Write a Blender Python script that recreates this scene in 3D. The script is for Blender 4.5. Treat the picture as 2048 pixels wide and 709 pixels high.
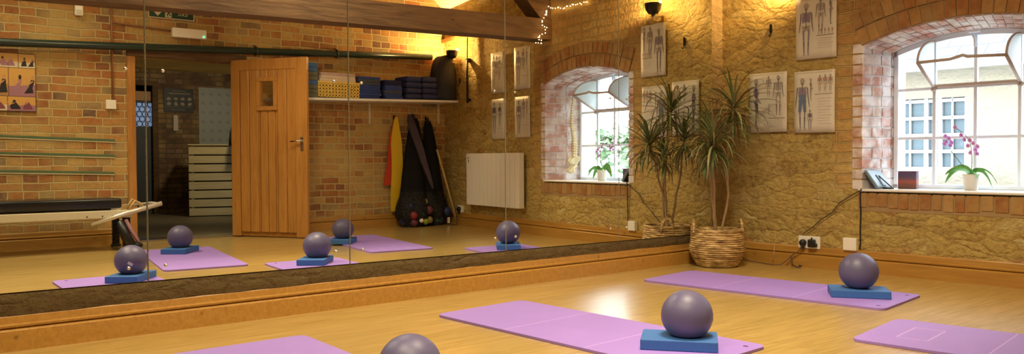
import bpy, bmesh, math, random
from mathutils import Vector, Matrix, noise
from mathutils.geometry import tessellate_polygon
PI = math.pi
for o in list(bpy.data.objects): bpy.data.objects.remove(o)
C = bpy.context.scene.collection
SC = bpy.context.scene
R = random.Random(7)

# ------------------------------------------------------------------ camera, world, lights, exposure
TH = math.atan(0.0762)           # the window wall stands 4.4 degrees off square
WX = 4.388                       # inner face of the brick wall
cam = bpy.data.cameras.new('camera'); co = bpy.data.objects.new('camera', cam); C.objects.link(co)
cam.sensor_width = 36; cam.lens = 1615.3 / 2048 * 36
cam.shift_x = -0.001; cam.clip_start = 0.05; cam.clip_end = 200
_al, _pt, _rl = math.radians(51.503), math.radians(-1.2929), math.radians(-0.2774)
_f = Vector((-math.sin(_al), math.cos(_al), 0)); _r = Vector((math.cos(_al), math.sin(_al), 0)); _u = Vector((0, 0, 1))
_f2 = _f * math.cos(_pt) + _u * math.sin(_pt); _u2 = _u * math.cos(_pt) - _f * math.sin(_pt)
_r3 = _r * math.cos(_rl) + _u2 * math.sin(_rl); _u3 = _u2 * math.cos(_rl) - _r * math.sin(_rl)
mw = Matrix((_r3, _u3, -_f2)).transposed().to_4x4(); mw.translation = (3.8935, -5.1876, 0.7847)
co.matrix_world = mw; SC.camera = co

world = bpy.data.worlds.new('world'); SC.world = world; world.use_nodes = True
_b = world.node_tree.nodes['Background']; _b.inputs[0].default_value = (0.80, 0.90, 1.0, 1); _b.inputs[1].default_value = 10.0
SC.view_settings.view_transform = 'Standard'; SC.view_settings.look = 'None'
SC.view_settings.exposure = 0.12; SC.view_settings.gamma = 1.0; SC.view_settings.use_curve_mapping = False
SC.cycles.use_denoising = True; SC.cycles.max_bounces = 10; SC.cycles.diffuse_bounces = 5; SC.cycles.glossy_bounces = 6
SC.cycles.transparent_max_bounces = 12
SC.cycles.sample_clamp_indirect = 6; SC.cycles.blur_glossy = 0.5; SC.cycles.caustics_reflective = True

WARM = (1.0, 0.83, 0.55)
def area(name, loc, target, size, power, col=WARM, spread=PI):
    l = bpy.data.lights.new(name, 'AREA'); l.shape = 'DISK'; l.size = size; l.energy = power; l.color = col; l.spread = spread
    o = bpy.data.objects.new(name, l); C.objects.link(o); o.location = loc
    o.rotation_euler = (Vector(target) - Vector(loc)).to_track_quat('-Z', 'Y').to_euler(); return o
def spot(name, loc, target, power, deg=60, blend=.6, col=WARM, r=.04):
    l = bpy.data.lights.new(name, 'SPOT'); l.energy = power; l.color = col; l.spot_size = math.radians(deg); l.spot_blend = blend; l.shadow_soft_size = r
    o = bpy.data.objects.new(name, l); C.objects.link(o); o.location = loc
    o.rotation_euler = (Vector(target) - Vector(loc)).to_track_quat('-Z', 'Y').to_euler(); return o
# added fill lights without lamp bodies, high in the roof above the frame
area('overhead_fill_a', (1.9, -2.6, 3.3), (1.6, -2.2, 0), .9, 62, spread=math.radians(115))
area('overhead_fill_b', (3.3, -4.6, 3.3), (2.6, -3.9, 0), .9, 42, spread=math.radians(115))
area('overhead_fill_c', (1.6, -4.9, 3.2), (1.5, -4.6, 0), .9, 36, spread=math.radians(115))
spot('unseen_spot_a', (1.6, -3.4, 2.9), (4.39, -3.75, 1.0), 75, 60, .8, (1, .74, .38))  # unseen lamp, placed for the warm patch on the bricks
spot('unseen_spot_b', (2.6, -2.4, 1.85), (4.39, -1.45, 1.55), 26, 70, .9, (1, .74, .38))  # unseen lamp added to warm the bricks behind the shelf
spot('hall_light', (6.2, -1.5, 2.1), (7.8, -1.6, .8), 55, 120, .9, (1, .78, .45), .1)

# ------------------------------------------------------------------ materials
def mat(name, col=(.5, .5, .5), rough=.6, metal=0, spec=.5):
    m = bpy.data.materials.new(name); m.use_nodes = True
    b = m.node_tree.nodes['Principled BSDF']
    b.inputs['Base Color'].default_value = (*col, 1); b.inputs['Roughness'].default_value = rough
    b.inputs['Metallic'].default_value = metal; b.inputs['Specular IOR Level'].default_value = spec
    return m
class NT:
    def __init__(s, m): s.m = m; s.t = m.node_tree; s.b = s.t.nodes['Principled BSDF']
    def n(s, typ, **k):
        x = s.t.nodes.new(typ)
        for a, v in k.items():
            if a in x.inputs: x.inputs[a].default_value = v
            else: setattr(x, a, v)
        return x
    def l(s, a, b): s.t.links.new(a, b)
    def coord(s, scale=(1, 1, 1), kind='Object', rot=(0, 0, 0)):
        c = s.n('ShaderNodeTexCoord'); m = s.n('ShaderNodeMapping'); m.inputs['Scale'].default_value = scale; m.inputs['Rotation'].default_value = rot
        s.l(c.outputs[kind], m.inputs[0]); return m.outputs[0]
    def noise(s, vec, scale, detail=3, rough=.5, dist=0):
        x = s.n('ShaderNodeTexNoise', Scale=scale, Detail=detail, Roughness=rough, Distortion=dist); s.l(vec, x.inputs['Vector']); return x.outputs[0]
    def ramp(s, fac, stops):
        r = s.n('ShaderNodeValToRGB'); e = r.color_ramp.elements
        while len(e) < len(stops): e.new(.5)
        for i, (p, c) in enumerate(stops): e[i].position = p; e[i].color = (*c, 1)
        s.l(fac, r.inputs[0]); return r.outputs[0]
    def mix(s, fac, a, b, mode='MIX'):
        x = s.n('ShaderNodeMix', data_type='RGBA', blend_type=mode)
        for v, i in ((fac, 0), (a, 6), (b, 7)):
            if isinstance(v, (int, float)): x.inputs[i].default_value = v
            elif isinstance(v, tuple): x.inputs[i].default_value = (*v, 1)
            else: s.l(v, x.inputs[i])
        return x.outputs[2]
    def math(s, op, a, b=None, c=None, clamp=False):
        x = s.n('ShaderNodeMath', operation=op); x.use_clamp = clamp
        for v, i in ((a, 0), (b, 1), (c, 2)):
            if v is None: continue
            if isinstance(v, (int, float)): x.inputs[i].default_value = v
            else: s.l(v, x.inputs[i])
        return x.outputs[0]
    def bump(s, h, dist=.01, strength=1.0):
        x = s.n('ShaderNodeBump'); x.inputs['Distance'].default_value = dist; x.inputs['Strength'].default_value = strength
        s.l(h, x.inputs['Height']); s.l(x.outputs[0], s.b.inputs['Normal'])
    def color(s, c): s.l(c, s.b.inputs['Base Color'])

def wood(name, a, b, scale=(1, 12, 12), rough=.45, knots=True, bump=.0015, noise_scale=3):
    m = mat(name, a, rough); t = NT(m); v = t.coord(scale)
    n = t.noise(v, noise_scale, 6, .6, .6); c = t.ramp(n, [(.3, b), (.7, a)])
    if knots:
        v2 = t.coord((scale[0]*1.2, 2.4 if scale[1] > 2 else scale[1], 2.4 if scale[2] > 2 else scale[2]))
        vo = t.n('ShaderNodeTexVoronoi', Scale=3.0); t.l(v2, vo.inputs['Vector'])
        k = t.ramp(vo.outputs['Distance'], [(.0, (0, 0, 0)), (.09, (1, 1, 1))])
        c = t.mix(k, tuple(x*.35 for x in b), c)
    t.color(c); t.bump(n, bump); return m

def fabric(name, col, var=.25, rough=.9, scale=60):
    m = mat(name, col, rough, spec=.2); t = NT(m); v = t.coord()
    n = t.noise(v, scale, 3); n2 = t.noise(v, 9, 2)
    t.color(t.mix(n2, tuple(x*(1-var) for x in col), tuple(min(1, x*(1+var)) for x in col))); t.bump(n, .001, .6); return m

def brick_nodes(t, vec, bw=.218, rh=.074, cols=None, mortar=(.53, .42, .20)):
    """bricks laid in courses; returns colour and height sockets"""
    nz = t.n('ShaderNodeTexNoise', Scale=5.0, Detail=3.0); t.l(vec, nz.inputs['Vector'])
    sub = t.n('ShaderNodeVectorMath', operation='SUBTRACT'); t.l(nz.outputs['Color'], sub.inputs[0]); sub.inputs[1].default_value = (.5, .5, .5)
    sc = t.n('ShaderNodeVectorMath', operation='SCALE'); sc.inputs['Scale'].default_value = .030; t.l(sub.outputs[0], sc.inputs[0])
    ad = t.n('ShaderNodeVectorMath', operation='ADD'); t.l(vec, ad.inputs[0]); t.l(sc.outputs[0], ad.inputs[1])
    br = t.n('ShaderNodeTexBrick'); t.l(ad.outputs[0], br.inputs['Vector'])
    br.inputs['Scale'].default_value = 1.0; br.inputs['Mortar Size'].default_value = .0075; br.inputs['Mortar Smooth'].default_value = .35
    br.inputs['Brick Width'].default_value = bw; br.inputs['Row Height'].default_value = rh; br.inputs['Bias'].default_value = 0.0
    br.inputs['Color1'].default_value = (0, 0, 0, 1); br.inputs['Color2'].default_value = (1, 1, 1, 1); br.inputs['Mortar'].default_value = (.5, .5, .5, 1)
    br.offset = .5; br.squash = .55; br.squash_frequency = 2; br.offset_frequency = 2
    cols = cols or [(0, (.15, .11, .08)), (.12, (.26, .12, .06)), (.35, (.36, .15, .055)), (.6, (.42, .22, .08)), (.8, (.46, .30, .11)), (1, (.28, .20, .11))]
    c = t.ramp(br.outputs['Color'], cols)
    n1 = t.noise(vec, 28, 4, .6); n2 = t.noise(vec, 2.2, 3)
    c = t.mix(.5, c, t.ramp(n1, [(.2, (.25, .25, .25)), (.8, (.8, .8, .8))]), 'OVERLAY')
    c = t.mix(t.math('MULTIPLY', t.ramp(n2, [(.42, (0, 0, 0)), (.66, (1, 1, 1))]), .62), c, (.54, .39, .14))
    c = t.mix(br.outputs['Fac'], c, mortar)
    h = t.math('SUBTRACT', t.math('MULTIPLY', n1, .5), t.math('MULTIPLY', br.outputs['Fac'], 1.0))
    return c, h

def brick_mat(name, axes, cols=None, mortar=(.53, .42, .20), **k):
    m = mat(name, (.5, .3, .2), .9, spec=.15); t = NT(m); c = t.n('ShaderNodeTexCoord'); s = t.n('ShaderNodeSeparateXYZ'); t.l(c.outputs['Object'], s.inputs[0])
    cb = t.n('ShaderNodeCombineXYZ'); t.l(s.outputs[axes[0]], cb.inputs[0]); t.l(s.outputs[axes[1]], cb.inputs[1])
    col, h = brick_nodes(t, cb.outputs[0], cols=cols, mortar=mortar, **k); t.color(col); t.bump(h, .012, .8); return m

def stone_nodes(t, vec):
    nz = t.n('ShaderNodeTexNoise', Scale=5.5, Detail=6.0, Roughness=.65); t.l(vec, nz.inputs['Vector'])
    sub = t.n('ShaderNodeVectorMath', operation='SUBTRACT'); t.l(nz.outputs['Color'], sub.inputs[0]); sub.inputs[1].default_value = (.5, .5, .5)
    sc = t.n('ShaderNodeVectorMath', operation='SCALE'); sc.inputs['Scale'].default_value = .12; t.l(sub.outputs[0], sc.inputs[0])
    ad = t.n('ShaderNodeVectorMath', operation='ADD'); t.l(vec, ad.inputs[0]); t.l(sc.outputs[0], ad.inputs[1])
    mp = t.n('ShaderNodeMapping'); mp.inputs['Scale'].default_value = (5.4, 5.4, 14.5); t.l(ad.outputs[0], mp.inputs[0])
    e = t.n('ShaderNodeTexVoronoi', feature='DISTANCE_TO_EDGE', Scale=1.0); t.l(mp.outputs[0], e.inputs['Vector'])
    f = t.n('ShaderNodeTexVoronoi', feature='F1', Scale=1.0); t.l(mp.outputs[0], f.inputs['Vector'])
    sp = t.n('ShaderNodeSeparateColor'); t.l(f.outputs['Color'], sp.inputs[0])
    c = t.ramp(sp.outputs[0], [(0, (.44, .30, .10)), (.25, (.58, .41, .13)), (.55, (.66, .48, .16)), (.8, (.55, .40, .14)), (.93, (.74, .60, .27)), (1, (.48, .22, .07))])
    n1 = t.noise(vec, 26, 8, .72); n2 = t.noise(vec, 6.5, 5, .65)
    c = t.mix(.75, c, t.ramp(n1, [(.28, (.12, .12, .12)), (.72, (.85, .85, .85))]), 'OVERLAY')
    joint = t.ramp(e.outputs['Distance'], [(.0, (1, 1, 1)), (.10, (0, 0, 0))])
    smear = t.ramp(n2, [(.42, (0, 0, 0)), (.62, (1, 1, 1))])
    c = t.mix(t.math('MULTIPLY', smear, .6), c, (.62, .46, .155))
    deep = t.math('MULTIPLY', joint, t.ramp(t.noise(vec, 7, 3), [(.42, (1, 1, 1)), (.56, (0, 0, 0))]))
    c = t.mix(t.math('MULTIPLY', deep, .35), c, (.26, .17, .07))
    h = t.math('ADD', t.math('MULTIPLY', t.ramp(e.outputs['Distance'], [(0, (0, 0, 0)), (.16, (1, 1, 1))]), .34), t.math('ADD', t.math('MULTIPLY', n1, 1.05), t.math('MULTIPLY', n2, 1.3)))
    return c, h

def stone_mat(name, tint=None, brick_zone=False, amt=.74):
    m = mat(name, (.5, .4, .2), .92, spec=.12); t = NT(m); c = t.n('ShaderNodeTexCoord'); v = c.outputs['Object']
    col, h = stone_nodes(t, v)
    if brick_zone:
        s = t.n('ShaderNodeSeparateXYZ'); t.l(v, s.inputs[0]); cb = t.n('ShaderNodeCombineXYZ'); t.l(s.outputs[0], cb.inputs[0]); t.l(s.outputs[2], cb.inputs[1])
        bc, bh = brick_nodes(t, cb.outputs[0], cols=[(0, (.26, .13, .06)), (.3, (.38, .17, .06)), (.6, (.42, .22, .08)), (.85, (.45, .29, .11)), (1, (.30, .17, .09))], mortar=(.40, .28, .12)); bc = t.mix(.35, bc, col)
        n = t.noise(v, 5, 3)
        # toothed brickwork beside and above the opening
        dx = t.math('SUBTRACT', t.math('ABSOLUTE', t.math('SUBTRACT', s.outputs[0], 1.70)), t.math('MULTIPLY_ADD', n, .16, .74))
        k1 = t.math('LESS_THAN', dx, 0.0)
        k2 = t.math('GREATER_THAN', s.outputs[2], t.math('MULTIPLY_ADD', n, .10, .52))
        k = t.math('MULTIPLY', k1, k2)
        # patchy brick repairs
        k3 = t.math('MULTIPLY', t.math('GREATER_THAN', t.noise(v, 2.1, 2), .66), t.math('GREATER_THAN', s.outputs[2], .9))
        k = t.math('MAXIMUM', k, k3)
        col = t.mix(k, col, bc); h = t.math('ADD', t.math('MULTIPLY', h, t.math('SUBTRACT', 1.0, k)), t.math('MULTIPLY', bh, k))
    if tint: col = t.mix(amt, col, tint)
    t.color(col); t.bump(h, .024, 1.0); return m

def island_bricks(name, cols, smear=(.5, .4, .3), smear_amt=.3, bump=.006):
    m = mat(name, (.5, .3, .2), .9, spec=.12); t = NT(m); g = t.n('ShaderNodeNewGeometry'); v = t.coord()
    c = t.ramp(g.outputs['Random Per Island'], [(i/(len(cols)-1), q) for i, q in enumerate(cols)])
    n1 = t.noise(v, 26, 5, .6); n2 = t.noise(v, 9, 3)
    c = t.mix(.5, c, t.ramp(n1, [(.2, (.25, .25, .25)), (.8, (.8, .8, .8))]), 'OVERLAY')
    c = t.mix(t.math('MULTIPLY', t.ramp(n2, [(.4, (0, 0, 0)), (.62, (1, 1, 1))]), smear_amt), c, smear)
    t.color(c); t.bump(n1, bump, .8); return m

M = {}
M['white_metal'] = mat('white_metal', (.80, .80, .78), .4)
M['white_plastic'] = mat('white_plastic', (.88, .86, .78), .35)
M['cream'] = mat('cream_plaster', (.80, .72, .55), .9)
M['black_plastic'] = mat('black_plastic', (.012, .012, .014), .4)
M['black_metal'] = mat('black_metal', (.015, .014, .014), .35, .3)
M['steel'] = mat('steel', (.7, .68, .62), .25, 1)
M['brass'] = mat('brass', (.6, .45, .2), .35, 1)
M['green_pipe'] = mat('green_pipe', (.018, .035, .028), .28)
M['dark'] = mat('dark', (.02, .018, .015), .8)
M['bar_metal'] = mat('bar_metal', (.72, .68, .58), .3, .5)
M['mirror'] = mat('mirror', (.86, .87, .82), 0.0, 1)
M['mirror_edge'] = mat('mirror_edge', (.42, .38, .26), .2, .4)
M['skirting'] = wood('skirting_pine', (.46, .245, .050), (.35, .17, .030), (1.0, 14, 14), .32)
M['door_wood'] = wood('door_wood', (.46, .22, .050), (.34, .145, .028), (10, 10, 1.0), .38)
M['frame_wood'] = wood('frame_wood', (.50, .24, .055), (.34, .14, .03), (10, 10, 1.0), .45)
M['beam'] = wood('beam_oak', (.17, .09, .038), (.075, .038, .016), (7, .8, 7), .75, True, .006)
M['crate'] = wood('crate_wood', (.62, .54, .33), (.50, .41, .23), (1, 1, 12), .7)
M['pole'] = wood('pole_wood', (.62, .45, .2), (.5, .34, .13), (8, 8, 1), .5, False)
M['mat_purple'] = mat('mat_purple', (.37, .16, .50), .62, spec=.35)
t = NT(M['mat_purple']); v = t.coord((1, 1, 1)); w = t.n('ShaderNodeTexWave', Scale=40.0, Distortion=1.0); t.l(v, w.inputs['Vector'])
n = t.noise(v, 3, 3); t.color(t.mix(n, (.285, .180, .56), (.34, .215, .64))); t.bump(w.outputs['Fac'], .0008, .5)
M['mat_line'] = mat('mat_line', (.52, .34, .74), .7)
M['foam_blue'] = mat('foam_blue', (.04, .14, .40), .6)
t = NT(M['foam_blue']); v = t.coord(); n = t.noise(v, 180, 2); t.color(t.mix(n, (.025, .11, .34), (.05, .17, .48))); t.bump(n, .001, .6)
M['foam_grey'] = mat('foam_grey', (.13, .14, .11), .7)
M['ball'] = mat('ball', (.085, .078, .155), .42, spec=.4)
t = NT(M['ball']); v = t.coord(); n = t.noise(v, 260, 2); n2 = t.noise(v, 6, 3)
t.color(t.mix(n2, (.088, .080, .165), (.12, .11, .215))); t.bump(n, .0006, .8)
M['print_silver'] = mat('print_silver', (.5, .5, .55), .5)
M['paper'] = mat('paper', (.66, .62, .52), .45)
M['ink_dark'] = mat('ink_dark', (.16, .13, .13), .7)
M['ink_bone'] = mat('ink_bone', (.36, .31, .26), .7)
M['ink_purple'] = mat('ink_purple', (.24, .19, .27), .7)
M['ink_blue'] = mat('ink_blue', (.12, .17, .27), .7)
M['ink_red'] = mat('ink_red', (.48, .22, .16), .7)
M['ink_faint'] = mat('ink_faint', (.50, .46, .39), .7)
M['terracotta_white'] = mat('pot_white', (.78, .74, .66), .5)
M['stem_green'] = mat('stem_green', (.08, .12, .04), .6)
M['petal'] = mat('petal', (.72, .40, .92), .6)
M['petal_dark'] = mat('petal_dark', (.45, .10, .62), .6)
def leafm(name, a, b, sc=6):
    m = mat(name, a, .45); t = NT(m); v = t.coord(); t.color(t.mix(t.noise(v, sc, 3), a, b))
    m.node_tree.nodes['Principled BSDF'].inputs['Subsurface Weight'].default_value = 0
    return m
M['orchid_leaf'] = leafm('orchid_leaf', (.07, .28, .04), (.14, .44, .07))
def island_leaf(name, cols):
    m = mat(name, cols[0], .5); t = NT(m); g = t.n('ShaderNodeNewGeometry')
    t.color(t.ramp(g.outputs['Random Per Island'], [(i/(len(cols)-1), q) for i, q in enumerate(cols)])); return m
M['dracaena'] = island_leaf('dracaena_leaf', [(.055, .10, .022), (.10, .15, .035), (.15, .19, .055), (.15, .07, .03), (.30, .29, .14), (.08, .13, .035)])
M['bark'] = leafm('bark', (.40, .28, .15), (.24, .15, .07), 30)
M['hedge'] = island_leaf('hedge_leaf', [(.16, .27, .15), (.22, .35, .20), (.28, .42, .26), (.34, .46, .32)])
M['wicker'] = mat('wicker', (.46, .28, .11), .7)
t = NT(M['wicker']); v = t.coord((14, 14, 70)); n = t.noise(v, 1.0, 4, .6); t.color(t.ramp(n, [(.32, (.13, .065, .02)), (.5, (.40, .25, .085)), (.68, (.78, .58, .28))])); t.bump(n, .006, .8)
M['wicker_pale'] = mat('wicker_pale', (.80, .58, .14), .7)
M['towel'] = fabric('towel', (.84, .74, .68), .1); M['towel_mauve'] = fabric('towel_mauve', (.62, .48, .50), .15)
M['blanket'] = fabric('blanket_blue', (.055, .09, .34)); M['blanket_grey'] = fabric('blanket_grey', (.10, .11, .16)); M['navy'] = fabric('navy', (.028, .036, .125))
M['charcoal'] = fabric('charcoal', (.040, .042, .052)); M['purple_grey'] = fabric('purple_grey', (.07, .055, .085))
M['band_yellow'] = mat('band_yellow', (.75, .50, .02), .5); M['band_red'] = mat('band_red', (.50, .04, .015), .5)
M['vinyl'] = mat('vinyl', (.012, .013, .015), .25); M['rail'] = mat('rail', (.62, .56, .40), .35)
M['bone'] = mat('bone', (.82, .72, .45), .5); M['disc'] = mat('disc', (.62, .50, .28), .6)
M['window_paint'] = mat('window_paint', (.80, .88, 1.0), .35); M['hopper_paint'] = mat('hopper_paint', (.46, .38, .33), .5)
M['cheek'] = mat('cheek_paint', (.60, .70, .72), .5)
M['tablet'] = mat('tablet_shell', (.16, .24, .30), .35)
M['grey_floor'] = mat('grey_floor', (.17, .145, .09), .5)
M['sign_green'] = mat('sign_green', (.01, .06, .035), .5); M['sign_white'] = mat('sign_white', (.62, .58, .42), .5)
M['slate'] = mat('slate', (.42, .42, .44), .8)
t = NT(M['slate']); v = t.coord(); br = t.n('ShaderNodeTexBrick'); t.l(v, br.inputs['Vector']); br.inputs['Scale'].default_value = 1; br.inputs['Brick Width'].default_value = .3; br.inputs['Row Height'].default_value = .16; br.inputs['Mortar Size'].default_value = .008
br.inputs['Color1'].default_value = (.10, .105, .12, 1); br.inputs['Color2'].default_value = (.14, .14, .147, 1); br.inputs['Mortar'].default_value = (.065, .065, .07, 1); t.color(br.outputs[0])
M['facade'] = mat('facade_stone', (.6, .56, .46), .9)
t = NT(M['facade']); v = t.coord(); c_, h_ = stone_nodes(t, v); t.color(t.mix(.75, t.mix(.45, c_, (0, 0, 0)), (.30, .29, .25))); t.bump(h_, .02, .6)
M['outside_glass'] = mat('outside_glass', (.09, .13, .15), .3, spec=.2); M['outside_white'] = mat('outside_white', (.48, .49, .52), .6)
def emis(name, col, s):
    m = mat(name, col); b = m.node_tree.nodes['Principled BSDF']; b.inputs['Emission Color'].default_value = (*col, 1); b.inputs['Emission Strength'].default_value = s; return m
M['led_green'] = emis('led_green', (.05, 1, .4), 4); M['fairy'] = emis('fairy_bulb', (1, .66, .26), 26)
M['hall_glass_glow'] = emis('hall_glass_glow', (.28, .42, .75), .42); M['lamp_glass'] = emis('lamp_bulb', (1, .72, .38), 25)  # hall pane emits its own blue in place of light behind it
gl = bpy.data.materials.new('window_glass'); gl.use_nodes = True; nt = gl.node_tree; nt.nodes.clear()
_o = nt.nodes.new('ShaderNodeOutputMaterial'); _m = nt.nodes.new('ShaderNodeMixShader'); _t = nt.nodes.new('ShaderNodeBsdfTransparent'); _g = nt.nodes.new('ShaderNodeBsdfGlossy')
_g.inputs['Roughness'].default_value = .0; _fr = nt.nodes.new('ShaderNodeFresnel'); _fr.inputs[0].default_value = 1.3
_m.inputs[0].default_value = .05; nt.links.new(_t.outputs[0], _m.inputs[1]); nt.links.new(_g.outputs[0], _m.inputs[2]); nt.links.new(_m.outputs[0], _o.inputs[0]); M['glass'] = gl
# floor: long varnished boards running along the mirror wall
M['floor'] = mat('floor_boards', (.55, .33, .10), .22); t = NT(M['floor']); c = t.n('ShaderNodeTexCoord'); s = t.n('ShaderNodeSeparateXYZ'); t.l(c.outputs['Object'], s.inputs[0])
cb = t.n('ShaderNodeCombineXYZ'); t.l(s.outputs[1], cb.inputs[0]); t.l(s.outputs[0], cb.inputs[1])
br = t.n('ShaderNodeTexBrick'); t.l(cb.outputs[0], br.inputs['Vector']); br.inputs['Scale'].default_value = 1; br.inputs['Brick Width'].default_value = 1.1; br.inputs['Row Height'].default_value = .075; br.inputs['Mortar Size'].default_value = .0012
br.inputs['Color1'].default_value = (0, 0, 0, 1); br.inputs['Color2'].default_value = (1, 1, 1, 1); br.inputs['Mortar'].default_value = (.0, .0, .0, 1)
g = t.noise(t.coord((26, 1.6, 1)), 2.2, 6, .62); c1 = t.ramp(g, [(.3, (.32, .215, .060)), (.68, (.50, .35, .115))])
c2 = t.mix(t.math('MULTIPLY', br.outputs['Color'], .28), c1, (.62, .42, .16)); c3 = t.mix(t.math('MULTIPLY', br.outputs['Fac'], .45), c2, (.25, .12, .03))
t.color(c3); t.l(t.ramp(g, [(.2, (.17, .17, .17)), (.8, (.27, .27, .27))]), t.b.inputs['Roughness']); t.b.inputs['Specular IOR Level'].default_value = .75; t.b.inputs['Coat Weight'].default_value = .35; t.b.inputs['Coat Roughness'].default_value = .3; t.bump(g, .0014, .7)
M['wall_stone'] = stone_mat('wall_stone', None, True); M['ledge'] = None; M['left_stone'] = stone_mat('left_stone', (.28, .20, .11))
M['ledge'] = stone_mat('ledge_stone', (.10, .065, .03), amt=.90)
M['back_brick'] = brick_mat('back_brick', (1, 2)); M['side_brick'] = brick_mat('side_brick', (0, 2))
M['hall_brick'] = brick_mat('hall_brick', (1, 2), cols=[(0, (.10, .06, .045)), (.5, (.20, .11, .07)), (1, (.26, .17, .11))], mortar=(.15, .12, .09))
M['jamb_brick'] = island_bricks('jamb_brick', [(.40, .20, .16), (.50, .30, .24), (.46, .24, .19), (.56, .44, .38), (.38, .26, .24)], (.76, .74, .75), .88)
M['jamb_mortar'] = mat('jamb_mortar', (.76, .74, .73), .95)
M['arch_brick'] = island_bricks('arch_brick', [(.37, .17, .055), (.30, .13, .05), (.42, .24, .09), (.36, .19, .065), (.28, .15, .065)], (.42, .29, .12), .55)
M['arch_mortar'] = mat('arch_mortar', (.36, .24, .11), .95)

# ------------------------------------------------------------------ mesh helpers
class MB:
    def __init__(s): s.v = []; s.f = []; s.m = []; s.mi = 0; s.sm = []
    def add(s, vs, fs, smooth=False):
        b = len(s.v); s.v += [tuple(v) for v in vs]
        for f in fs: s.f.append([b+i for i in f]); s.m.append(s.mi); s.sm.append(smooth)
        return s
    def box(s, x0, x1, y0, y1, z0, z1, M4=None):
        vs = [Vector((x, y, z)) for x in (x0, x1) for y in (y0, y1) for z in (z0, z1)]
        if M4: vs = [M4 @ v for v in vs]
        return s.add(vs, [(0, 1, 3, 2), (4, 6, 7, 5), (0, 4, 5, 1), (2, 3, 7, 6), (0, 2, 6, 4), (1, 5, 7, 3)])
    def rbox(s, x0, x1, y0, y1, z0, z1, r=.01, M4=None, seg=2, smooth=False):
        """box with bevelled edges"""
        bm = bmesh.new(); bmesh.ops.create_cube(bm, size=1)
        bmesh.ops.scale(bm, vec=(x1-x0, y1-y0, z1-z0), verts=bm.verts)
        bmesh.ops.translate(bm, vec=((x0+x1)/2, (y0+y1)/2, (z0+z1)/2), verts=bm.verts)
        r = min(r, .49*min(x1-x0, y1-y0, z1-z0))
        bmesh.ops.bevel(bm, geom=bm.edges[:], offset=r, segments=seg, profile=.5, affect='EDGES')
        return s.bm(bm, M4, smooth)
    def bm(s, bm, M4=None, smooth=False):
        bm.verts.index_update(); vs = [M4 @ v.co if M4 else v.co.copy() for v in bm.verts]
        s.add(vs, [[v.index for v in f.verts] for f in bm.faces], smooth); bm.free(); return s
    def tube(s, pts, r, n=8, closed=False, caps=True):
        pts = [Vector(p) for p in pts]; rs = r if isinstance(r, (list, tuple)) else [r]*len(pts); vs = []; fs = []; L = len(pts)
        up = None
        for i, p in enumerate(pts):
            a = pts[(i-1) % L] if (closed or i) else p; b = pts[(i+1) % L] if (closed or i < L-1) else p
            d = (b-a).normalized()
            if up is None: up = d.orthogonal().normalized()
            x = (up - d*up.dot(d)); x = x.normalized() if x.length > 1e-6 else d.orthogonal().normalized(); up = x; y = d.cross(x)
            for k in range(n):
                t = 2*PI*k/n; vs.append(p + (x*math.cos(t)+y*math.sin(t))*rs[i])
        for i in range(L if closed else L-1):
            for k in range(n):
                a = i*n+k; b = i*n+(k+1) % n; c = ((i+1) % L)*n+(k+1) % n; d = ((i+1) % L)*n+k; fs.append((a, b, c, d))
        if caps and not closed: fs += [tuple(range(n-1, -1, -1)), tuple((L-1)*n+k for k in range(n))]
        return s.add(vs, fs, True)
    def lathe(s, prof, n=24, M4=None, smooth=True, closed=False):
        vs = []; fs = []
        for r, z in prof:
            for k in range(n): vs.append(Vector((r*math.cos(2*PI*k/n), r*math.sin(2*PI*k/n), z)))
        L = len(prof)
        for i in range(L if closed else L-1):
            for k in range(n): fs.append((i*n+k, i*n+(k+1) % n, ((i+1) % L)*n+(k+1) % n, ((i+1) % L)*n+k))
        if not closed:
            if prof[0][0] > 1e-5: fs.append(tuple(range(n-1, -1, -1)))
            if prof[-1][0] > 1e-5: fs.append(tuple((L-1)*n+k for k in range(n)))
        if M4: vs = [M4 @ v for v in vs]
        return s.add(vs, fs, smooth)
    def ball(s, c, r, n=12, sc=(1, 1, 1)):
        prof = [(max(1e-6, math.sin(PI*i/n)), -math.cos(PI*i/n)) for i in range(n+1)]
        return s.lathe(prof, max(8, int(n*1.6)), Matrix.Translation(Vector(c)) @ Matrix.Diagonal((r*sc[0], r*sc[1], r*sc[2], 1)))
    def plate(s, outline, z0, z1, holes=(), M4=None):
        """flat shape in local xy given thickness in z"""
        loops = [[Vector((x, y, 0)) for x, y in outline]] + [[Vector((x, y, 0)) for x, y in h] for h in holes]
        tri = tessellate_polygon(loops); flat = [p for l in loops for p in l]; N = len(flat)
        vs = [Vector((p.x, p.y, z1)) for p in flat] + [Vector((p.x, p.y, z0)) for p in flat]
        fs = [tuple(t) for t in tri] + [tuple(i+N for i in reversed(t)) for t in tri]; b = 0
        for l in loops:
            k = len(l)
            for i in range(k): fs.append((b+i, b+(i+1) % k, N+b+(i+1) % k, N+b+i))
            b += k
        if M4: vs = [M4 @ v for v in vs]
        return s.add(vs, fs)
    def sweep(s, prof, path):
        """profile (d out to the room, z) along a 2-D path given as points with outward normals"""
        L = len(prof); vs = []
        for (x, y), (nx, ny) in path:
            for d, z in prof: vs.append(Vector((x+nx*d, y+ny*d, z)))
        fs = []
        for i in range(len(path)-1):
            for k in range(L): fs.append((i*L+k, i*L+(k+1) % L, (i+1)*L+(k+1) % L, (i+1)*L+k))
        fs += [tuple(range(L)), tuple((len(path)-1)*L+k for k in range(L-1, -1, -1))]
        return s.add(vs, fs)
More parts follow.
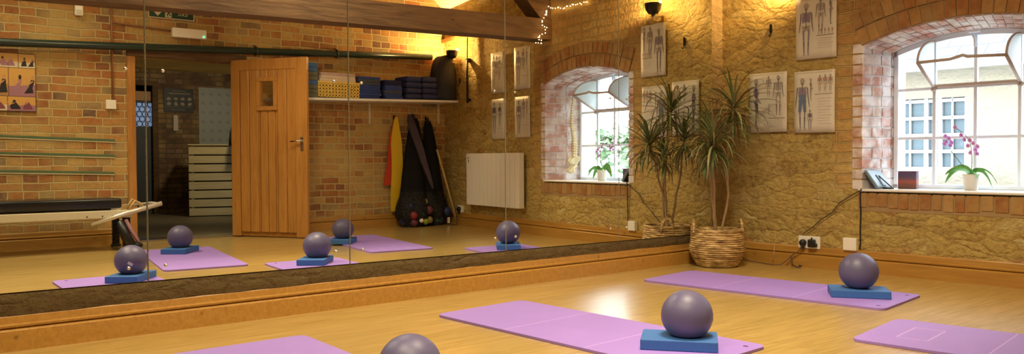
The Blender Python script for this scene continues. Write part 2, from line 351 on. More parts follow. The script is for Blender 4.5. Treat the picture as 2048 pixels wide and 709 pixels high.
    def build(s, name, mats, parent=None, loc=None, rotz=0, fix=True):
        me = bpy.data.meshes.new(name); me.from_pydata([tuple(v) for v in s.v], [], s.f)
        for m in (mats if isinstance(mats, (list, tuple)) else [mats]): me.materials.append(M[m] if isinstance(m, str) else m)
        for p, mi, sm in zip(me.polygons, s.m, s.sm): p.material_index = mi; p.use_smooth = sm
        if fix:
            bm = bmesh.new(); bm.from_mesh(me); bmesh.ops.recalc_face_normals(bm, faces=bm.faces[:]); bm.to_mesh(me); bm.free()
        o = bpy.data.objects.new(name, me); C.objects.link(o)
        if parent is not None: o.parent = parent
        if loc is not None: o.location = loc
        o.rotation_euler = (0, 0, rotz)
        return o
def thing(name, label, cat, loc=(0, 0, 0), rotz=0, group=None):
    o = bpy.data.objects.new(name, None); o.empty_display_size = .05; C.objects.link(o); o.location = loc; o.rotation_euler = (0, 0, rotz)
    o['label'] = label; o['category'] = cat
    if group: o['group'] = group
    return o
def tag(o, label, cat, group=None, kind=None):
    o['label'] = label; o['category'] = cat
    if group: o['group'] = group
    if kind: o['kind'] = kind
    return o
def struct(o, label=None, cat=None):
    o['kind'] = 'structure'
    if label: o['label'] = label
    if cat: o['category'] = cat
    return o
def copy_tree(o, parent=None):
    c = o.copy(); C.objects.link(c); c.parent = parent
    for ch in list(o.children): copy_tree(ch, c)
    return c
def wl(s, t, z=0.0): return Vector((s*math.cos(TH)-t*math.sin(TH), s*math.sin(TH)+t*math.cos(TH), z))   # along / into the window wall
RB = -PI/2       # rotation of things fixed on the back (brick) wall: local x -> -y, local -y -> room
RM = PI/2        # on the mirror wall: local x -> +y, local -y -> +x (room)
def eb(y, z, d=0.0): return (WX-d, y, z)
def rrect(x0, x1, y0, y1, r, n=5):
    pts = []
    for cx, cy, a0 in ((x1-r, y1-r, 0), (x0+r, y1-r, 90), (x0+r, y0+r, 180), (x1-r, y0+r, 270)):
        for k in range(n+1):
            a = math.radians(a0+90*k/n); pts.append((cx+r*math.cos(a), cy+r*math.sin(a)))
    return pts
def circ(cx, cy, r, n=12, ry=None): return [(cx+r*math.cos(2*PI*k/n), cy+(ry or r)*math.sin(2*PI*k/n)) for k in range(n)]
XZ = Matrix(((1, 0, 0, 0), (0, 0, -1, 0), (0, 1, 0, 0), (0, 0, 0, 1)))      # local xy plate stood up: (x, y, z) -> (x, -z, y)

# ------------------------------------------------------------------ the room
FY0, CZ = -7.2, 2.34
b = MB(); b.box(-.4, WX+.02, FY0-.3, 1.0, -.12, 0); struct(b.build('floor', 'floor'))
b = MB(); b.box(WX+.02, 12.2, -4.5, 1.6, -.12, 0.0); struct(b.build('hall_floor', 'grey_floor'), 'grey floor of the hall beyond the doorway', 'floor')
# left (mirror) wall
b = MB(); b.box(-.40, -.012, FY0, .25, 0, 6.4); struct(b.build('wall_left', 'left_stone'))
# front wall, behind the camera
b = MB(); b.box(-.4, WX+.4, FY0-.3, FY0, 0, 2.9); struct(b.build('wall_front', 'side_brick'))
# back (brick) wall with the doorway; gable above
DY0, DY1, DZ = -3.225, -2.175, 1.80
b = MB(); b.box(0, .32, FY0, DY0, 0, 2.6); b.box(0, .32, DY1, .62, 0, 2.6); b.box(0, .32, DY0, DY1, DZ, 2.6); b.box(0, .32, FY0, .62, 2.6, 6.4)
struct(b.build('wall_back', 'back_brick', loc=(WX, 0, 0)))
# window wall: box pieces round the opening plus the arch
S0, S1, ZS, ZC, SB = 1.075, 2.335, 1.540, 1.658, .568      # front opening: jambs, springing, crown, sill
G0, G1, GS, GC = 1.150, 2.195, 1.512, 1.612                # the same at the glass
GD, WT = .355, .55
def arc(s0, s1, zs, zc, n=24):
    h = (s1-s0)/2; r = (h*h+(zc-zs)**2)/(2*(zc-zs)); cz = zc-r; a = math.asin(h/r)
    return [((s0+s1)/2 + r*math.sin(-a+2*a*i/n), cz + r*math.cos(-a+2*a*i/n)) for i in range(n+1)]
AF, AG = arc(S0, S1, ZS, ZC), arc(G0, G1, GS, GC)
b = MB(); TOPZ = 2.75
b.box(-.45, S0, 0, WT, 0, TOPZ); b.box(S1, WX/math.cos(TH)+.35, 0, WT, 0, TOPZ); b.box(S0, S1, 0, WT, 0, SB-.03)
for i in range(24):
    (x0, z0), (x1, z1) = AF[i], AF[i+1]; (p0, q0), (p1, q1) = AG[i], AG[i+1]
    b.add([(x0, 0, z0), (x1, 0, z1), (x1, 0, TOPZ), (x0, 0, TOPZ)], [(0, 1, 2, 3)])
    b.add([(x0, WT, q0), (x1, WT, q1), (x1, WT, TOPZ), (x0, WT, TOPZ)], [(0, 3, 2, 1)])
wr = b.build('wall_right', 'wall_stone', rotz=TH, fix=False); struct(wr)
# brick reveals, laid course by course (jambs) and the soffit of the arch
b = MB(); mo = MB()
def jamb(sf, sg, sign):
    zt = ZS; z = SB; row = 0
    while z < zt-.01:
        h = .071; z1 = min(z+h-.011, zt+.012)
        cuts = [0, .10, .21, .31, GD+.05] if row % 2 else [0, .20, .31, GD+.05]
        for i in range(len(cuts)-1):
            t0, t1 = cuts[i]+(.006 if i else -.004), cuts[i+1]-.005
            fa = lambda t: sf+(sg-sf)*min(1, max(0, t)/GD)
            j = R.uniform(-.003, .003)
            vs = [(fa(t)+sign*dx, t, zz) for t in (t0, t1) for dx in (.06, -.006+j) for zz in (z+R.uniform(-.002, .002), z1+R.uniform(-.002, .002))]
            b.add(vs, [(0, 1, 3, 2), (4, 6, 7, 5), (0, 4, 5, 1), (2, 3, 7, 6), (0, 2, 6, 4), (1, 5, 7, 3)])
        z += h; row += 1
    mo.add([(sf+sign*.002, .001, SB-.02), (sg+sign*.002, GD, SB-.02), (sg+sign*.002, WT, SB-.02), (sg+sign*.002, WT, zt+.03), (sg+sign*.002, GD, zt+.03), (sf+sign*.002, .001, zt+.02)], [(0, 1, 4, 5), (1, 2, 3, 4)])
jamb(S0, G0, -1); jamb(S1, G1, 1)
b.build('brick_reveal', 'jamb_brick', wr)
for i in range(24):
    (x0, z0), (x1, z1) = AF[i], AF[i+1]; (p0, q0), (p1, q1) = AG[i], AG[i+1]
    mo.add([(x0, 0, z0), (x1, 0, z1), (p1, GD, q1), (p0, GD, q0), (p1, WT, q1), (p0, WT, q0)], [(0, 1, 2, 3), (3, 2, 4, 5)])
mo.build('reveal_mortar', 'jamb_mortar', wr)
b = MB()                                                    # soffit courses
for i in range(24):
    for k, (ta, tb) in enumerate(((0, .1), (.11, .2), (.21, .30)) if i % 2 else ((0, .2), (.21, .30))):
        (x0, z0), (x1, z1) = AF[i], AF[i+1]; (p0, q0), (p1, q1) = AG[i], AG[i+1]
        def P(u, tt):
            a = Vector((x0+(x1-x0)*u, 0, z0+(z1-z0)*u)); c = Vector((p0+(p1-p0)*u, GD, q0+(q1-q0)*u)); return a.lerp(c, tt/GD)
        d = Vector((0, 0, -.007-R.random()*.004)); vs = [P(u, tt)+dd for tt in (ta+.004, tb) for u in (.06, .94) for dd in (Vector(), d)]
        b.add(vs, [(0, 1, 3, 2), (4, 6, 7, 5), (0, 4, 5, 1), (2, 3, 7, 6), (0, 2, 6, 4), (1, 5, 7, 3)])
b.build('arch_soffit', 'jamb_brick', wr)
# voussoir ring over the opening, two header courses, and the soldier course under the sill
b = MB(); mo = MB()
def ring(off0, off1, n, th):
    h = (S1-S0)/2; r = (h*h+(ZC-ZS)**2)/(2*(ZC-ZS)); cz = ZC-r; a = math.asin((h)/r)*1.0
    cx = (S0+S1)/2; jo = R.uniform(0, .3)
    for i in range(n):
        a0 = -a+2*a*(i+.06)/n; a1 = -a+2*a*(i+.94)/n; d = R.uniform(-.004, .003)
        vs = [(cx+(r+rr)*math.sin(aa), t, cz+(r+rr)*math.cos(aa)) for t in (.05, -th+d) for rr in (off0, off1) for aa in (a0, a1)]
        b.add(vs, [(0, 1, 3, 2), (4, 6, 7, 5), (0, 4, 5, 1), (2, 3, 7, 6), (0, 2, 6, 4), (1, 5, 7, 3)])
    for i in range(n):
        a0 = -a+2*a*i/n; a1 = -a+2*a*(i+1)/n
        mo.add([(cx+(r+rr)*math.sin(aa), -.006, cz+(r+rr)*math.cos(aa)) for rr in (off0-.004, off1+.01) for aa in (a0, a1)], [(0, 1, 3, 2)])
ring(.004, .108, 19, .012); ring(.118, .222, 20, .012)
s = S0-.02
while s < S1+.02:
    w = R.uniform(.062, .082); z0 = SB-.026-R.uniform(.09, .11)
    b.rbox(s+.004, s+w-.004, -.008, .05, z0, SB-.026, .004, seg=1); s += w
mo.add([(S0-.02, -.002, SB-.15), (S1+.02, -.002, SB-.15), (S1+.02, -.002, SB-.035), (S0-.02, -.002, SB-.035)], [(0, 1, 2, 3)])
b.build('brick_arch', 'arch_brick', wr); mo.build('arch_mortar', 'arch_mortar', wr)

# ceiling: two plastered slopes meeting at a ridge
b = MB(); ry = (FY0+.3)/2; rz = CZ+(.3-FY0)/2*.92
b.add([(-.4, .75, CZ-.10), (WX+.4, .75, CZ-.10), (WX+.4, ry, rz), (-.4, ry, rz)], [(0, 1, 2, 3)])
b.add([(-.4, ry, rz), (WX+.4, ry, rz), (WX+.4, FY0-.2, CZ), (-.4, FY0-.2, CZ)], [(0, 1, 2, 3)])
b.add([(-.4, .75, CZ+.05), (WX+.4, .75, CZ+.05), (WX+.4, ry, rz+.15), (-.4, ry, rz+.15)], [(3, 2, 1, 0)])
b.add([(-.4, ry, rz+.15), (WX+.4, ry, rz+.15), (WX+.4, FY0-.2, CZ+.15), (-.4, FY0-.2, CZ+.15)], [(3, 2, 1, 0)])
b.box(WX+.01, 12.4, -4.6, 1.7, 2.62, 2.72)
struct(b.build('ceiling', 'cream', fix=False))
# roof truss
b = MB()
n = 40; vs = []
for i in range(n+1):
    y = .28+(FY0-.28)*i/n; zb = 1.968+.0245*y; w = .006*noise.noise(Vector((y*3, 1, 0)))
    for (x, z) in ((2.20+w, zb+w), (2.42+w, zb-w), (2.42, zb+.218+w), (2.20, zb+.205-w)): vs.append((x, y, z))
b.add(vs, [(i*4+k, i*4+(k+1) % 4, (i+1)*4+(k+1) % 4, (i+1)*4+k) for i in range(n) for k in range(4)])
struct(b.build('tie_beam', 'beam'), 'dark oak tie beam across the room, seen in the mirror', 'beam')
b = MB(); d = Vector((0, -1, .92)).normalized(); nrm = Vector((0, .92, 1)).normalized()
for base, dd, nn in ((Vector((0, .12, 2.10)), d, nrm), (Vector((0, FY0-.1, 2.05)), Vector((0, 1, .92)).normalized(), Vector((0, -.92, 1)).normalized())):
    p = [base, base+dd*5.4, base+dd*5.4+nn*.20, base+nn*.20]
    b.add([(x, q.y, q.z) for x in (2.22, 2.40) for q in p], [(0, 1, 2, 3), (7, 6, 5, 4), (0, 4, 5, 1), (1, 5, 6, 2), (2, 6, 7, 3), (3, 7, 4, 0)])
struct(b.build('rafter', 'beam'), 'dark principal rafters rising from the tie beam', 'rafter')
b = MB(); b.box(2.5, WX/math.cos(TH)-.02, -.045, .05, 2.20, 2.245)
struct(b.build('trim_1', 'frame_wood', rotz=TH))
# skirting boards
PR = [(0, 0), (.036, 0), (.036, .084), (.031, .089), (.017, .093), (.029, .099), (.031, .107), (.022, .113), (.020, .142), (.015, .150), (0, .150)]
b = MB(); b.sweep(PR, [((-.013, FY0), (1, 0)), ((-.013, .02), (1, 0))]); struct(b.build('baseboard_left', 'skirting'))
M['skirting_x'] = M['skirting']
c0, s0_ = math.cos(TH), math.sin(TH)
b = MB(); b.sweep(PR, [((.0, -.001), (0, -1)), ((WX/c0-.01, -.001), (0, -1))]); struct(b.build('baseboard_right', 'skirting', rotz=TH))
b = MB(); b.sweep(PR, [((0, -.001), (0, -1)), ((2.45, -.001), (0, -1))])
struct(b.build('baseboard_back', 'skirting', loc=(WX, .33, 0), rotz=RB))
b = MB(); b.sweep(PR, [((0, -.001), (0, -1)), ((3.9, -.001), (0, -1))]); 
struct(b.build('baseboard_back_south', 'skirting', loc=(WX, DY0-.06, 0), rotz=RB), 'wooden skirting board left of the doorway, under the black bench', 'baseboard')
# stone ledge between skirting and mirror
b = MB(); vs = []; n = 120
for i in range(n+1):
    y = FY0+(-.02-FY0)*i/n; zt = .2045-.0073*y-.004
    for k, (x, z) in enumerate(((-.03, .13), (.006, .145), (.010, .17), (.008, zt-.02), (.002, zt), (-.03, zt))):
        q = noise.noise(Vector((y*9, z*30, k)))*.004 if 0 < k < 5 else 0; vs.append((x+q, y, z+(q if k in (2, 3) else 0)))
b.add(vs, [(i*6+k, i*6+k+1, (i+1)*6+k+1, (i+1)*6+k) for i in range(n) for k in range(5)])
struct(b.build('trim_2', 'ledge'))

# ------------------------------------------------------------------ mirror panels
seams = [-.143, -1.160, -2.149, -3.201, -4.210, -5.22, -6.23]
lab = ['mirror panel nearest the corner, beside the potted plant', 'mirror panel reflecting the arched window and the right half of the white radiator',
       'mirror panel reflecting the shelf, the hanging bands and the left half of the radiator', 'mirror panel reflecting the open wooden door and the dark hallway',
       'mirror panel reflecting the photo collage and the black exercise bench', 'leftmost mirror panel, almost wholly beyond the edge of the photo']
for i in range(6):
    y1, y0 = seams[i]-.0015, seams[i+1]+.0015
    tp = thing('mirror_panel', lab[i], 'mirror', (0, (y0+y1)/2, 0), RM, 'mirror panels along the left wall')
    hw = (y1-y0)/2; zb0, zb1 = .2045-.0073*y0, .2045-.0073*y1; ZT = 2.15
    b = MB(); e = .0021
    b.add([(-hw+e, 0, zb0+e), (hw-e, 0, zb1+e), (hw-e, 0, ZT), (-hw+e, 0, ZT)], [(0, 1, 2, 3)]); b.build('mirror_glass', 'mirror', tp, fix=False)
    b = MB(); b.add([(-hw, .006, zb0), (hw, .006, zb1), (hw, .006, ZT), (-hw, .006, ZT), (-hw+e, 0, zb0+e), (hw-e, 0, zb1+e), (hw-e, 0, ZT), (-hw+e, 0, ZT)],
          [(0, 1, 5, 4), (1, 2, 6, 5), (3, 0, 4, 7), (0, 3, 2, 1)]); b.build('bevelled_edge', 'mirror_edge', tp)
    for x in (-hw+.075, hw-.08):
        for z in (.303, 1.195):
            if i == 0 and x > 0: continue
            b = MB(); b.lathe([(.008, 0), (.008, .003), (.006, .006), (.001, .0075)], 12, Matrix.Translation((x, 0, z)) @ Matrix.Rotation(PI/2, 4, 'X')); b.build('screw_cap', 'steel', tp)

# ------------------------------------------------------------------ the arched window
wt = struct(thing('window_1', 'white arched multi-pane window in a deep brick reveal', 'window', wl(0, 0), TH)); 
b = MB(); bars = [1.415, 1.668, 1.922]; fw = .032
def zat(s): 
    for (a, za), (c, zc) in zip(AG, AG[1:]):
        if a <= s <= c: return za+(zc-za)*(s-a)/(c-a)
    return GS
for s_ in bars: b.rbox(s_-.011, s_+.011, GD-.012, GD+.016, SB, zat(s_)-.01, .003, seg=1)
for z in (.913, 1.248): b.rbox(G0+.01, G1-.01, GD-.010, GD+.014, z-.010, z+.010, .003, seg=1)
b.rbox(G0, G0+fw, GD-.02, GD+.03, SB, GS+.01, .004, seg=1); b.rbox(G1-fw, G1, GD-.02, GD+.03, SB, GS+.01, .004, seg=1); b.rbox(G0, G1, GD-.02, GD+.03, SB, SB+.03, .004, seg=1)
inn = [(x, z-.034) for x, z in AG]
for i in range(24):
    (x0, z0), (x1, z1), (u1, w1), (u0, w0) = AG[i], AG[i+1], inn[i+1], inn[i]
    b.add([(x, t_, z) for t_ in (GD-.02, GD+.03) for x, z in ((x0, z0), (x1, z1), (u1, w1), (u0, w0))], [(0, 1, 2, 3), (7, 6, 5, 4), (3, 2, 6, 7), (0, 4, 5, 1)])
b.build('frame', 'window_paint', wt)
b = MB(); pts = [(G0+.01, SB+.01), (G1-.01, SB+.01), (G1-.01, 1.248), (G0+.01, 1.248)]; b.plate(pts, 0, .003, M4=Matrix.Translation((0, GD+.004, 0)) @ XZ)
b.plate([(G0+.01, 1.248), (1.415, 1.248), (1.415, zat(1.415)-.015), (G0+.01, GS-.01)], 0, .003, M4=Matrix.Translation((0, GD+.004, 0)) @ XZ)
b.plate([(1.922, 1.248), (G1-.01, 1.248), (G1-.01, GS-.01), (1.922, zat(1.922)-.015)], 0, .003, M4=Matrix.Translation((0, GD+.004, 0)) @ XZ)
b.build('pane', 'glass', wt)
b = MB(); b.rbox(S0-.015, S1+.015, -.018, GD+.03, SB-.016, SB, .004, seg=1); b.build('window_sill', 'white_metal', wt)
# hopper light tilted into the room between two curved cheeks
H0, H1, TT, TZ = 1.415, 1.928, .052, 1.398
b = MB()
for s_ in (H0, H1):
    b.tube([(s_, GD-.01, 1.250), (s_, TT, TZ)], .011, 6)
    b.ball((s_, GD-.02, 1.243), .020, 8)
b.tube([(H0, TT, TZ), (H0+.2, TT-.004, TZ+.004), (1.665, TT-.010, TZ+.016), (1.69, TT-.012, TZ+.022), (1.715, TT-.008, TZ+.012), (H1, TT, TZ+.002)], .010, 6)
b.rbox(H0, H1, GD-.03, GD-.008, 1.250, 1.272, .004, seg=1)
hopper = b.build('hopper_light', 'hopper_paint', wt)
b = MB(); b.add([(H0, GD-.02, 1.262), (H1, GD-.02, 1.262), (H1, TT, TZ), (H0, TT, TZ)], [(0, 1, 2, 3)]); b.tube([(1.668, GD-.02, 1.26), (1.668, TT, TZ)], .006, 6); 
b = MB(); b.add([(H0, GD-.02, 1.262), (H1, GD-.02, 1.262), (H1, TT, TZ), (H0, TT, TZ)], [(0, 1, 2, 3)]); b.build('hopper_pane', 'glass', hopper, fix=False)
for s_, sg in ((H0, -1), (H1, 1)):
    zt = zat(s_)-.03; arcp = []
    for i in range(11):
        a = i/10; arcp.append((TT+(GD-TT)*(1-math.cos(a*PI/2)), TZ+(zt-TZ)*math.sin(a*PI/2)))
    out = [(GD, 1.255)]+arcp
    MC = Matrix.Translation((s_, 0, 0)) @ Matrix(((0, 0, 1, 0), (1, 0, 0, 0), (0, 1, 0, 0), (0, 0, 0, 1)))
    b = MB(); b.plate(out, -.002, .002, M4=MC); ck = b.build('cheek', 'cheek', wt)
    b = MB(); b.tube([(s_, t_, z) for t_, z in arcp], .008, 6); b.build('cheek_rim', 'hopper_paint', ck)
b = MB(); b.tube([(1.668, GD-.02, 1.50), (1.668, GD-.03, zat(1.668)-.06), (1.655, GD-.04, zat(1.668)-.02)], .009, 6); b.rbox(1.635, 1.70, GD-.06, GD-.02, zat(1.668)-.02, zat(1.668)+.005, .004, seg=1); b.build('window_catch', 'window_paint', wt)

# ------------------------------------------------------------------ outside
b = MB(); b.box(-25, 30, 1.2, 30, -1.2, -1.0); struct(b.build('ground', mat('ground_outside', (.3, .3, .27), .9)))
bd = thing('building', 'pale stone building with slate roof and white sash window outside', 'building', wl(-.25, 5.0, -1.0), TH)
WB = [(-.46, .36, 1.66, 2.44)]       # one wide sash (local x, local z)
b = MB(); Hh = 2.86
b.box(-9, -.46, 0, .4, 0, Hh); b.box(.36, 2.9, 0, .4, 0, Hh); b.box(-.46, .36, 0, .4, 0, 1.62); b.box(-.46, .36, 0, .4, 2.50, Hh); b.build('wall', 'facade', bd)
b = MB(); b.add([(-9.2, -.25, Hh-.02), (3.1, -.25, Hh-.02), (3.1, 3.2, Hh+2.6), (-9.2, 3.2, Hh+2.6), (-9.2, -.25, Hh+.05), (3.1, -.25, Hh+.05), (3.1, 3.2, Hh+2.67), (-9.2, 3.2, Hh+2.67)],
       [(0, 1, 2, 3), (4, 5, 6, 7), (0, 1, 5, 4), (1, 2, 6, 5)]); b.build('roof', 'slate', bd)
b = MB(); b.tube([(-9.2, -.30, Hh-.0), (3.1, -.30, Hh-.0)], .055, 8); b.build('gutter', 'outside_white', bd)
b = MB(); 
for x in (-.46, -.13, .03, .33): b.box(x-.0, x+.045, .05, .10, 1.62, 2.5)
for z in (1.62, 1.83, 2.03, 2.24, 2.45): b.box(-.46, .375, .06, .09, z, z+.04)
for x in (-.31, .18): b.box(x, x+.02, .06, .09, 1.62, 2.5)
wf = b.build('sash_window', 'outside_white', bd)
b = MB(); b.box(-.46, .36, .10, .12, 1.62, 2.5); b.build('pane', 'outside_glass', wf)
b = MB(); b.box(-.30, .9, -.5, 0, 1.34, 1.44); b.build('stone_ledge', 'slate', bd)
# hedge, seen through the window in the mirror
hr = random.Random(3); b = MB()
for i in range(5200):
    p = Vector((hr.uniform(3.2, 12.5), hr.uniform(4.6, 7.2), 0)); top = 1.15+.30*noise.noise(Vector((p.x*.7, p.y*.5, 0)))+.5*(p.x-5)/6
    p.z = hr.uniform(-1.0, top)
    if hr.random() < .5: p.z = top-abs(hr.gauss(0, .12))
    if hr.random() < .5: p.y = 4.6+abs(hr.gauss(0, .15))
    q = Vector((hr.gauss(0, 1), hr.gauss(0, 1), hr.gauss(0, 1))).normalized(); w = q.orthogonal().normalized()*.06; L = q*.13
    b.add([p-L, p+w, p+L, p-w], [(0, 1, 2, 3)])
hd = b.build('hedge', 'hedge', fix=False); tag(hd, 'green leafy hedge outside, seen in the mirror through the window', 'hedge')

# ------------------------------------------------------------------ mats, blocks and balls
def make_mat(cx, cy, a, lab):
    o = thing('exercise_mat', lab, 'exercise mat', (cx, cy, .0), math.radians(a), 'purple exercise mats')
    L, Wd = 1.486/2, .584/2
    b = MB(); b.plate(rrect(-L, L, -Wd, Wd, .045), .001, .012, holes=[circ(L-.055, .215, .012)[::-1], circ(L-.055, -.215, .012)[::-1]]); b.build('mat_body', 'mat_purple', o)
    for x in (-.24, .25): b = MB(); b.box(x-.0025, x+.0025, -Wd+.01, Wd-.01, .0119, .0123); b.build('fold_line', 'mat_line', o)
    if 'right edge' not in lab: return o
    b = MB(); x0, x1, y0, y1 = -L+.13, -L+.26, -.13, .13; w = .006
    for q in ((x0, x1, y0, y0+w), (x0, x1, y1-w, y1), (x0, x0+w, y0, y1), (x1-w, x1, y0, y1)): b.box(*q, .0119, .0124)
    b.build('embossed_rectangle', 'mat_line', o)
    return o
def make_block(x, y, a, lab, z=.0125, L=.305, Wd=.203, H=.043, mt='foam_blue', group='blue foam blocks on the mats', name='foam_block'):
    b = MB(); b.rbox(-L/2, L/2, -Wd/2, Wd/2, 0, H, .004, smooth=False); o = b.build(name, mt, loc=(x, y, z), rotz=math.radians(a)); tag(o, lab, 'foam block', group); return o
def make_ball(x, y, r, lab, mark=None, q=.84):
    z0 = .0125+.043
    o = thing('exercise_ball', lab, 'ball', (x, y, z0+.0005), 0, 'grey-purple exercise balls')
    b = MB(); k = 28; prof = []
    for i in range(k+1):
        a = -math.asin(q)+(PI/2+math.asin(q))*i/k; rr = r*math.cos(a)*(1+.015*math.cos(a)); z = r*q+r*math.sin(a); prof.append((max(rr, 1e-5), max(z, 0)))
    prof = [(prof[0][0]-.006, 0)]+[(prof[0][0], .0025)]+prof[1:]
    b.lathe(prof, 40); b.build('ball_body', 'ball', o)
    b = MB()
    a = math.radians(mark if mark is not None else 40); d = Vector((math.cos(a), math.sin(a), -.12)).normalized(); c = Vector((0, 0, r*q))+d*(r*1.005)
    qm = d.to_track_quat('Z', 'Y').to_matrix().to_4x4(); 
    if mark is None: b.lathe([(.010, -.003), (.010, .0012), (.006, .0022), (.001, .0022)], 12, Matrix.Translation(c) @ qm); b.build('valve_plug', 'print_silver', o)
    else: b.rbox(-.016, .016, -.009, .009, -.002, .0014, .001, Matrix.Translation(c) @ qm @ Matrix.Rotation(.6, 4, 'Z')); b.build('printed_badge', 'print_silver', o)
    return o
MT = [(1.0914, -.9758, 7.53, 'purple mat nearest the basket plant, blue block and ball at its right end'),
      (1.2373, -2.6561, 3.81, 'long purple mat in the middle of the floor with ball near its right end'),
      (1.2772, -3.9966, -.14, 'purple mat at the bottom left edge of the photo, ball at its right end'),
      (2.8016, -1.5428, 8.18, 'purple mat cut off by the right edge of the photo'),
      (2.76, -3.205, 7.2, 'purple mat seen only in the mirror, before the hallway doorway')]
for m in MT: make_mat(*m)
BK = [(1.580, -.8915, 35.7, 'blue foam block under the ball nearest the window wall'), (1.7333, -2.6015, 38.7, 'blue foam block under the ball in the middle of the floor'),
      (1.726, -3.879, 36.0, 'blue foam block under the ball at the bottom edge of the photo'), (2.944, -1.769, 38, 'blue foam block seen in the mirror left of the reflected middle mat'),
      (3.142, -3.165, 38, 'blue foam block seen in the mirror in front of the doorway')]
for x, y, a, l in BK: make_block(x, y, a, l)
BL = [(1.580, -.8915, .103, 'grey-purple ball on the mat nearest the window wall', None, .90), (1.753, -2.577, .1035, 'grey-purple ball on blue block in the middle of the floor', None, .80),
      (1.726, -3.879, .099, 'grey-purple ball half cut off by the bottom edge of the photo', 196), (2.944, -1.769, .0985, 'ball seen in the mirror across a panel joint, right of the open door', None),
      (3.142, -3.165, .100, 'ball seen in the mirror in front of the hallway doorway', None)]
for q in BL: make_ball(*q)

# ------------------------------------------------------------------ basket and dracaena
BX, BY = .232, -.385
bk = thing('wicker_basket', 'round brown woven basket with two loop handles in the corner', 'basket', (BX, BY, 0), math.radians(50))
b = MB(); prof = [(.148, 0)]; nr = 17; H = .262
def brad(z):
    u = z/H; return .135+.058*math.sin(min(1, u*1.9)*PI/2)-.020*max(0, u-.55)/.45
for i in range(nr*6+1):
    z = H*i/(nr*6); prof.append((brad(z)+.0075*abs(math.sin(PI*i/6)), z))
prof += [(brad(H)-.012, H), (brad(H)-.016, H*.8), (.13, .02), (.001, .015)]
b.lathe([(.001, 0)]+prof, 48); b.build('basket_body', 'wicker', bk)
b = MB(); b.tube([((brad(H)+.002)*math.cos(t*2*PI/40), (brad(H)+.002)*math.sin(t*2*PI/40), H) for t in range(40)], .010, 8, closed=True); b.build('rim', 'wicker', bk)
for sg in (-1, 1):
    b = MB()
    for dr in (0, .012):
        b.tube([(sg*(.170+dr*.4), -.045*math.cos(a), H-.05+(.125-dr)*math.sin(a)) for a in [PI*i/12 for i in range(13)]], .009, 6)
    b.build('handle', 'wicker', bk)
b = MB(); b.lathe([(.001, .16), (.155, .16), (.155, .20), (.10, .21), (.001, .213)], 24); b.build('soil', 'dark', bk)
pl = thing('dracaena_plant', 'tall dracaena with arching strap leaves on bare stems, growing from the basket', 'plant', (BX, BY, .195), 0)
pr_ = random.Random(11)
def crown(c, n, L, seed, up=.10):
    q = random.Random(seed); b = MB()
    for i in range(n):
        az = 2*PI*i*.381966+q.uniform(-.2, .2); f = i/n; base = c+Vector((0, 0, -up*f+q.uniform(-.01, .01)))
        el = math.radians(66-100*f+q.uniform(-14, 14)); Ln = L*q.uniform(.75, 1.1)*(.75+.4*math.sin(PI*min(1, f+.2))); w = q.uniform(.0045, .0072)
        h = Vector((math.cos(az), math.sin(az), 0)); side = Vector((-h.y, h.x, 0)); p = base.copy(); a = el; seg = 9; vs = []; droop = q.uniform(.45, 1.35)
        for k in range(seg+1):
            u = k/seg; ww = w*(1-u**2.5)*(.6+.8*min(1, u*4)); sag = Vector((0, 0, -ww*.5))
            vs += [p-side*ww, p+sag*.6, p+side*ww]
            dd = h*math.cos(a)+Vector((0, 0, 1))*math.sin(a); p = p+dd*(Ln/seg); a -= droop*(1.1*u+.25)*.28; a = max(a, -1.50)
            if p.x+BX < .008: p.x = .008-BX
            lim = (BX+p.x)*math.tan(TH)-.05-BY
            if p.y > lim: p.y = lim
        fs = []
        for k in range(seg):
            o_ = k*3; fs += [(o_, o_+1, o_+4, o_+3), (o_+1, o_+2, o_+5, o_+4)]
        b.add(vs, fs)
    return b
heads = [((.293, -.275), 1.175, 88, .41, [(.05, .0), (.075, .03), (.05, .05), (.061, .105)]), ((.300, -.515), .925, 90, .37, [(-.03, -.01), (0, -.03), (.03, -.08), (.068, -.13)]),
         ((.138, -.305), .955, 66, .33, [(-.02, .02), (-.05, .03), (-.09, .05), (-.094, .08)]), ((.21, -.455), .82, 45, .26, [(0, 0), (-.01, -.03), (-.015, -.05), (-.022, -.07)])]
for k, ((hx, hy), hz, n, L, pth) in enumerate(heads):
    top = Vector((hx-BX, hy-BY, hz-.195)); pp = []
    for i, (dx, dy) in enumerate(pth): pp.append(Vector((dx, dy, .0+top.z*(i/(len(pth)-1))*.97)))
    pp[0] = Vector((pth[0][0]*.6, pth[0][1]*.6, 0)); fine = []
    for i in range(len(pp)-1):
        for j in range(4):
            u = j/4; fine.append(pp[i].lerp(pp[i+1], u*u*(3-2*u))+Vector((pr_.uniform(-.003, .003), pr_.uniform(-.003, .003), (u-u*u*(3-2*u))*(pp[i+1].z-pp[i].z))))
    fine.append(top)
    b = MB(); b.tube(fine, [.0095-.003*i/len(fine) for i in range(len(fine))], 8); b.build('stem', 'bark', pl)
    crown(top, n, L, 20+k).build('leaf_crown', 'dracaena', pl, fix=False)

